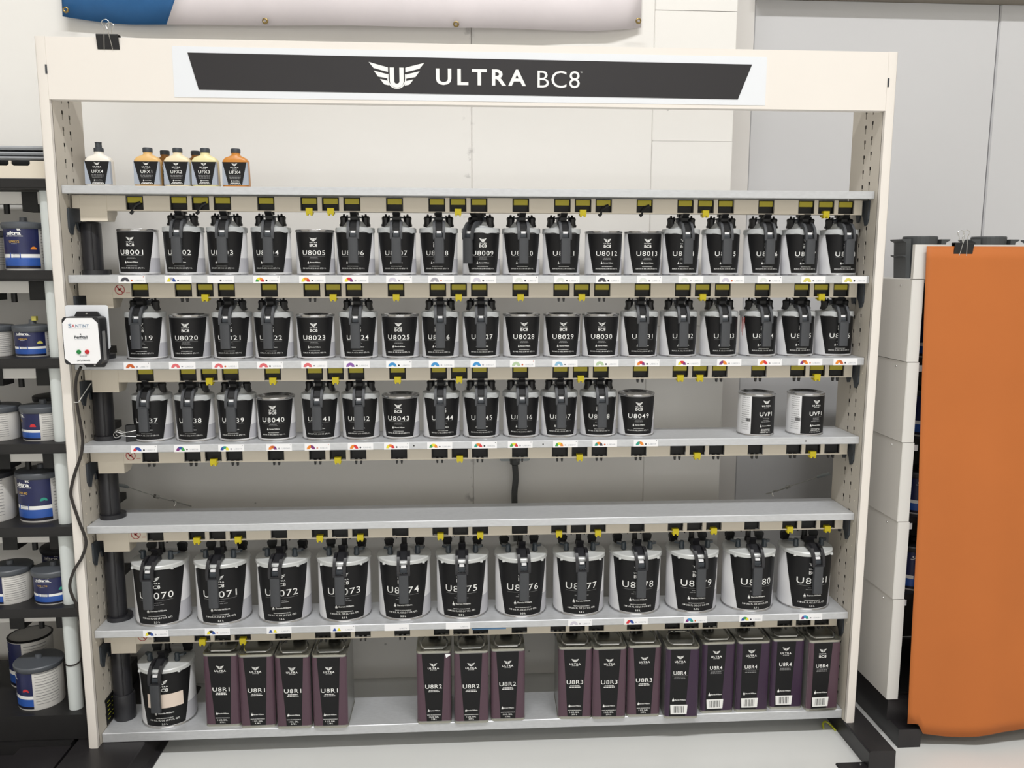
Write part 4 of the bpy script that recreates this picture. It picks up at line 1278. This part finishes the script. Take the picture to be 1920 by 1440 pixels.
# strap end on the floor by the right foot
tag(obj('strap_loop', MB().tube(spline([(1.060, .062, .004), (1.064, .076, .012), (1.075, .082, .014), (1.087, .074, .008), (1.0925, .050, .003)], 5), .0030, 6).mesh('strap_loop', 'strap_green')), 'small yellow-green strap loop on floor by right foot', 'strap')

# electrical box and cord on the wall
eb = thing('outlet_box', 'grey metal outlet box on wall behind the third can shelf', 'outlet', (.122, .452, .81))
b = MB(); b.prism(rrect(-.05, .05, -.033, .033, .007), 'y', -.016, .0175); obj('box_body', b.mesh('box_body', 'box_metal'), eb)
b = MB(); b.lathe([(.006, -.046), (.016, -.042), (.017, -.026), (.013, -.020)], 14, 0, -.022, cap0=True); obj('plug', b.mesh('plug', 'conduit'), eb)
obj('power_cable', MB().tube(spline([(0, -.022, -.045), (.003, -.020, -.09), (-.001, -.017, -.15), (.002, -.015, -.23), (.008, -.012, -.36), (-.002, -.007, -.56), (-.002, -.007, -.78)], 5), .0105, 10).mesh('power_cable', 'conduit'), eb)

# ---------------------------------------------------------------- left neighbour unit
lu = thing('side_shelf_unit', 'black shelf unit with white pipe posts left of the rack', 'shelf rack', (-1.45, .05, 0))
LZ = [1.650, 1.410, 1.173, .936, .698, .459, .134]
LX0, LX1 = -.62, .312
for i, z in enumerate(LZ):
    b = MB(); b.box(LX0, LX1, 0, .36, z - (.0225 if i < 6 else .075), z)
    b.box(LX0, LX1, .002, .012, z - (.028 if i < 6 else .077), z - .02)
    sh = obj('shelf', b.mesh('shelf', 'shelf_black', False), lu)
    if i < 6:
        b = MB(); b.box(LX0, LX1, .055, .10, z - .062, z - .030)
        obj('under_rail', b.mesh('under_rail', 'panel_white', False), sh)
        for q in range(3):
            obj('drive_block', MB().box(LX1 - .10 - q * .13, LX1 - .06 - q * .13, .052, .11, z - .082, z - .030).mesh('drive_block', 'black_deep', False), sh)
            obj('drive_peg', MB().lathe([(.008, z - .088), (.008, z - .060)], 8, LX1 - .15 - q * .13, .07, cap0=True, cap1=True).mesh('drive_peg', 'black_deep'), sh)
        zlo = LZ[i + 1]
        xx = [-1.166, -1.170, -1.176, -1.182, -1.187, -1.194][i] + 1.45
        obj('post', MB().lathe([(.0195, zlo + .0003), (.0195, z - .0285)], 20, xx, .042, cap0=True, cap1=True).mesh('post', 'pvc'), lu)
b = MB()
zz = LZ[0]
poly = [(LX0, zz + .001), (LX1, zz + .001), (LX1, zz + .046), (.265, zz + .046), (.265, zz + .038), (.260, zz + .033), (.222, zz + .033), (.217, zz + .038), (.217, zz + .046), (.211, zz + .046), (.211, zz + .038), (.206, zz + .033), (.168, zz + .033), (.163, zz + .038), (.163, zz + .046), (LX0, zz + .046)]
b.prism(poly, 'y', .002, .006)
obj('slotted_plate', b.mesh('slotted_plate', 'cream_warm', False), lu)
b = MB(); b.prism([(LX0, 0), (.262, 0), (.262, .057), (LX0, .057)], 'y', -.02, .34); obj('base_plinth', b.mesh('base_plinth', 'shelf_black', False), lu)
obj('base_step', MB().box(-.10, .12, -.30, -.021, 0.0, .028).mesh('base_step', 'foot_black', False), lu); obj('base_block', MB().box(.121, .262, -.16, -.021, .0, .05).mesh('base_block', 'foot_black', False), lu)
# black cable round the lowest post
obj('post_tie', MB().tube([(-1.194 + 1.45 + .0205 * cos(a), .042 + .0205 * sin(a), .278 + .004 * sin(a)) for a in [2 * pi * j / 18 for j in range(19)]], .0022, 6).mesh('post_tie', 'cord_black'), lu)
for k, (z0, hh, dy) in enumerate(((1.697, .012, .0), (1.7095, .013, .004), (1.723, .014, .002))):
    b = MB(); n = 24
    vs = []; fs = []
    for j in range(n + 1):
        x = -.60 + (.60 + .305) * j / n
        w = .0015 * sin(9 * x + k * 2)
        for yy, zz2 in ((.01 + dy, z0 + .002), (.004 + dy, z0 + hh * .5), (.01 + dy, z0 + hh - .0015), (.31, z0 + hh - .0015), (.31, z0 + .002)):
            vs.append((x - 1.45, yy + .05, zz2 + w * .3))
    for j in range(n):
        for q in range(5):
            q2 = (q + 1) % 5
            fs.append((j * 5 + q, j * 5 + q2, (j + 1) * 5 + q2, (j + 1) * 5 + q))
    fs.append((4, 3, 2, 1, 0)); fs.append(tuple(n * 5 + q for q in range(5)))
    b.add(vs, fs)
    tag(obj('folded_sheet', b.mesh('folded_sheet', 'slate_sheet')), ['grey folded sheet, lowest of the stack on the black shelf unit', 'grey folded sheet in middle of stack on black shelf unit', 'grey folded sheet on top of stack on black shelf unit'][k], 'sheet', 'grey folded sheets')


def blue_can(x, y, z, r, h, label, num=None, rot=0.0, info=None, lid='lid_dark', cover=True, group='blue-labelled cans on the black shelf unit', badge='c_red'):
    t = thing('blue_label_can', label, 'paint can', (x, y, z), rot, group)
    b = MB(); b.lathe([(r - .001, 0), (r, .003), (r, h - .004), (r - .001, h)], 36, cap0=True, cap1=True); obj('body', b.mesh('body', 'info_paper'), t)
    b = MB()
    f = h - .012
    can_label(b, r + .0004, h - .006, h * .36, (75, 62), (75, 62), 18, 0)
    can_label(b, r + .0004, h * .36, h * .28, (75, 62), (75, 62), 18, 1)
    can_label(b, r + .0004, h * .28, h * .10, (75, 62), (75, 62), 18, 2)
    can_label(b, r + .0004, h * .10, h * .04, (75, 62), (75, 62), 18, 3)
    lb = obj('label', b.mesh('label', ['navy', 'print_white', 'royal', 'navy_dark']), t)
    b = MB(); rr = r + .0010
    xo = -.18 * r
    wrap(b, text2d(BLUE[0], xo, h * .82, r * .78, h * .085), rr, 0)
    wrap(b, text2d(BLUE[1], xo + r * .30, h * .895, r * .22, h * .055), rr, 0)
    wrap(b, bars2d(xo, h * .755, r * .95, h * .014, seed=5), rr, 0)
    if num: wrap(b, text2d((num, 0.02, 1.05), xo, h * .635, r * .55, h * .055), rr, 1)
    wrap(b, bars2d(xo, h * .585, r * .3, h * .012, seed=6), rr, 2)
    V = [(xo - .28 * r, h * .25), (xo + .30 * r, h * .25), (xo + .30 * r, h * .39), (xo - .28 * r, h * .39)]
    wrap(b, (V, [(0, 1, 2, 3)]), rr, 3)
    wrap(b, bars2d(xo + .08 * r, h * .345, r * .36, h * .022, seed=7), rr + .0004, 2); wrap(b, bars2d(xo + .08 * r, h * .295, r * .36, h * .022, seed=9), rr + .0004, 2)
    cxx = xo + .95 * r
    wrap(b, ([(cxx + .16 * r * cos(pi * j / 8), h * .46 + .16 * r * sin(pi * j / 8)) for j in range(9)], [tuple(range(9))]), rr, 4)
    obj('lettering', b.mesh('lettering', ['print_white', 'gold', 'print_mid', 'c_blue', badge], False, fix=False), lb)
    b = MB()
    for q in range(12):
        zq = h * (.90 - q * .068)
        can_label(b, r + .0006, zq, zq - h * (.010 if q % 4 else .018), (-68, 128), (-68, 128), 8, 0)
    obj('info_print', b.mesh('info_print', 'print_grey'), t)
    b = MB()
    if cover: b.lathe([(r + .002, h - .010), (r + .005, h - .006), (r + .0055, h + .004), (r + .003, h + .007), (r * .9, h + .008), (r * .4, h + .010), (.010, h + .011), (.009, h + .022), (.0005, h + .023)], 36)
    else: b.lathe([(r + .001, h - .004), (r + .002, h), (r - .003, h + .002), (r - .006, h - .006), (.0005, h - .008)], 36)
    obj('lid', b.mesh('lid', lid), t)
    return t


blue_can(-1.246, .118, LZ[1], .0500, .121, 'blue-labelled can on the second black shelf, upper left edge of photo', 'U9032', badge='c_orange', rot=radians(5))
blue_can(-1.370, .140, LZ[1], .0480, .100, 'blue-labelled can at photo edge on second black shelf', 'U9032', lid='lid_dark')
blue_can(-1.252, .135, LZ[2], .0470, .078, 'short blue-labelled can with yellow-tipped lid on third black shelf', 'U9050', badge='c_lemon')
blue_can(-1.361, .138, LZ[2], .0470, .078, 'short blue-labelled can at photo edge on third black shelf', 'U9050', rot=radians(-45))
blue_can(-1.245, .142, LZ[3], .0560, .088, 'wide can showing white information side on fourth black shelf', 'U9026', rot=radians(-48))
blue_can(-1.372, .142, LZ[3], .0560, .088, 'wide can at photo edge on fourth black shelf', 'U9026', rot=radians(-75))
blue_can(-1.272, .155, LZ[4], .0620, .135, 'tall blue-labelled can on fifth black shelf', 'U9140', rot=radians(-16), lid='lid_dark', badge='c_teal')
blue_can(-1.415, .150, LZ[4], .0620, .135, 'tall can at photo edge on fifth black shelf', 'U9140', rot=radians(-70), lid='lid_charcoal')
blue_can(-1.245, .128, LZ[5], .0540, .090, 'short blue-labelled can on sixth black shelf', 'U9170', badge='c_teal')
blue_can(-1.370, .135, LZ[5], .0540, .094, 'short can at photo edge with orange lid tip on sixth black shelf', 'U9170', rot=radians(-60))
blue_can(-1.315, .140, LZ[6], .0620, .125, 'paint-splashed can showing white side on lowest black shelf', 'U9026', rot=radians(-55))
blue_can(-1.405, .275, LZ[6], .0620, .150, 'open can with black drips behind on lowest black shelf', None, rot=radians(-60), lid='black_plastic', cover=False)
blue_can(-1.285, .300, LZ[3], .0560, .092, 'dark-lidded can behind on fourth black shelf', None, lid='lid_charcoal')
blue_can(-1.300, .300, LZ[5], .0560, .096, 'dark-lidded can behind on sixth black shelf', None, lid='lid_charcoal')
yk = MB().cbox(-1.243, .130, LZ[2] + .104, .012, .012, .012)
tag(obj('lid_tip', yk.mesh('lid_tip', 'c_lemon', False)), 'pale yellow tip on lid of short can', 'cap')

# ---------------------------------------------------------------- right neighbour unit with orange sheet
ru = thing('covered_shelf_unit', 'white-panelled shelf unit right of the rack, front covered by orange sheet', 'shelf rack', (1.5, .1, 0))
PZ = [1.389, 1.155, .921, .684, .446, .128]
PX = [1.209, 1.212, 1.215, 1.218, 1.221]
for i in range(5):
    b = MB(); x0 = PX[i] - 1.5
    b.prism([(x0 + .002, -.10), (x0 + .0345, -.10), (x0 + .0345, .30), (x0, .30), (x0, -.098)], 'z', PZ[i + 1] + .001, PZ[i] - .001)
    pn = obj('side_panel', b.mesh('side_panel', 'panel_white', False), ru)
    o = obj('screw', scm, pn, (x0, -.04, PZ[i] - .018)); o.rotation_euler = (0, -pi / 2, 0)
b = MB(); b.box(-.289, .40, -.099, -.086, 1.3905, 1.4855); hb_ = obj('header_board', b.mesh('header_board', 'panel_white', False), ru)
b = MB(); b.box(-.29, .40, -.084, .30, 1.378, 1.389); obj('top_board', b.mesh('top_board', 'panel_white', False), ru)
for i in range(1, 6):
    b = MB(); b.box(-.243, .40, -.075, .30, PZ[i] - .012, PZ[i] + .006); shb = obj('shelf', b.mesh('shelf', 'shelf_black', False), ru)
    b = MB(); b.box(-.240, -.226, -.077, -.0755, PZ[i] - .03, PZ[i] - .012); obj('tag', b.mesh('tag', 'paper_white', False), shb)
b = MB(); b.box(-.243, .40, .29, .30, .14, 1.378); obj('back_panel', b.mesh('back_panel', 'black_deep', False), ru)
b = MB(); b.box(-.272, .40, -.095, .30, .058, .127); b.box(-.261, -.192, -.148, .30, 0.0, .058); obj('base', b.mesh('base', 'foot_black', False), ru)
RB = [(1.330, .10, PZ[2] + .006, .058, .130, 'blue-labelled can behind orange sheet, third row of covered unit'), (1.335, .10, PZ[1] + .006, .060, .120, 'blue-labelled can behind orange sheet, second row of covered unit'), (1.330, .10, PZ[3] + .006, .058, .120, 'blue-labelled can behind orange sheet, fourth row of covered unit'), (1.330, .10, PZ[4] + .006, .058, .130, 'blue-labelled can behind orange sheet, fifth row of covered unit')]
for x, y, z, r, h, l in RB:
    blue_can(x, y, z, r, h, l, None, group='cans behind the orange sheet', lid='lid_charcoal')


def bin_(x, label):
    t = thing('grey_bin', label, 'bin', (x, .19, 1.389), 0, 'grey plastic bins on the covered unit')
    b = MB(); b.lathe([(.044, 0), (.049, .122), (.047, .125), (.044, .120), (.040, .004), (.0005, .004)], 28, cap0=True)
    obj('tub', b.mesh('tub', 'bin_grey', False), t)
    for sg in (-1, 1):
        b = MB(); b.prism([(sg * .044, .0), (sg * .056, .0), (sg * .060, .062), (sg * .070, .066), (sg * .070, .069), (sg * .060, .069), (sg * .062, .106), (sg * .074, .1125), (sg * .074, .116), (sg * .047, .116)], 'y', -.035, .035)
        obj('flange', b.mesh('flange', 'bin_grey', False), t)
    return t


bin_(1.330, 'dark grey plastic bin with flanged rim, left on top of covered unit')
bin_(1.545, 'dark grey plastic bin with flanged rim, middle one on top of covered unit')
bin_(1.745, 'dark grey plastic bin cut off by photo edge on top of covered unit')

# orange sheet
nz, nx = 40, 34
vs = []; fs = []
for j in range(nz + 1):
    t = j / nz
    z_top = 1.4805
    for i in range(nx + 1):
        u = i / nx
        xl = 1.2375 + (1.262 - 1.2375) * min(1, t / .55)
        x = xl + (1.80 - xl) * u
        zb_ = .050 - .012 * sin(u * 5.5) + .003 * sin(u * 17)
        if u < .085: zb_ += .028
        z = z_top + (zb_ - z_top) * t
        y = -.0115 - .045 * t ** 1.6 + (.0055 * sin(9 * u + .6) + .003 * sin(21 * u + 2)) * min(1, t * 2.2) * (0.3 + .7 * t) - .006 * (t ** 2) * sin(4 * u)
        vs.append((x, y, z))
for j in range(nz):
    for i in range(nx):
        a = j * (nx + 1) + i
        fs.append((a, a + 1, a + nx + 2, a + nx + 1))
b = MB(); b.add(vs, fs)
os_ = tag(obj('orange_sheet', b.mesh('orange_sheet', 'orange_sheet', True, 80)), 'large orange sheet hanging in front of the white-panelled unit', 'sheet')
md = os_.modifiers.new('thick', 'SOLIDIFY'); md.thickness = .0012
binder_clip((1.343, -.0075, 1.4660), 'black binder clip holding orange sheet to the white board', 1.05)
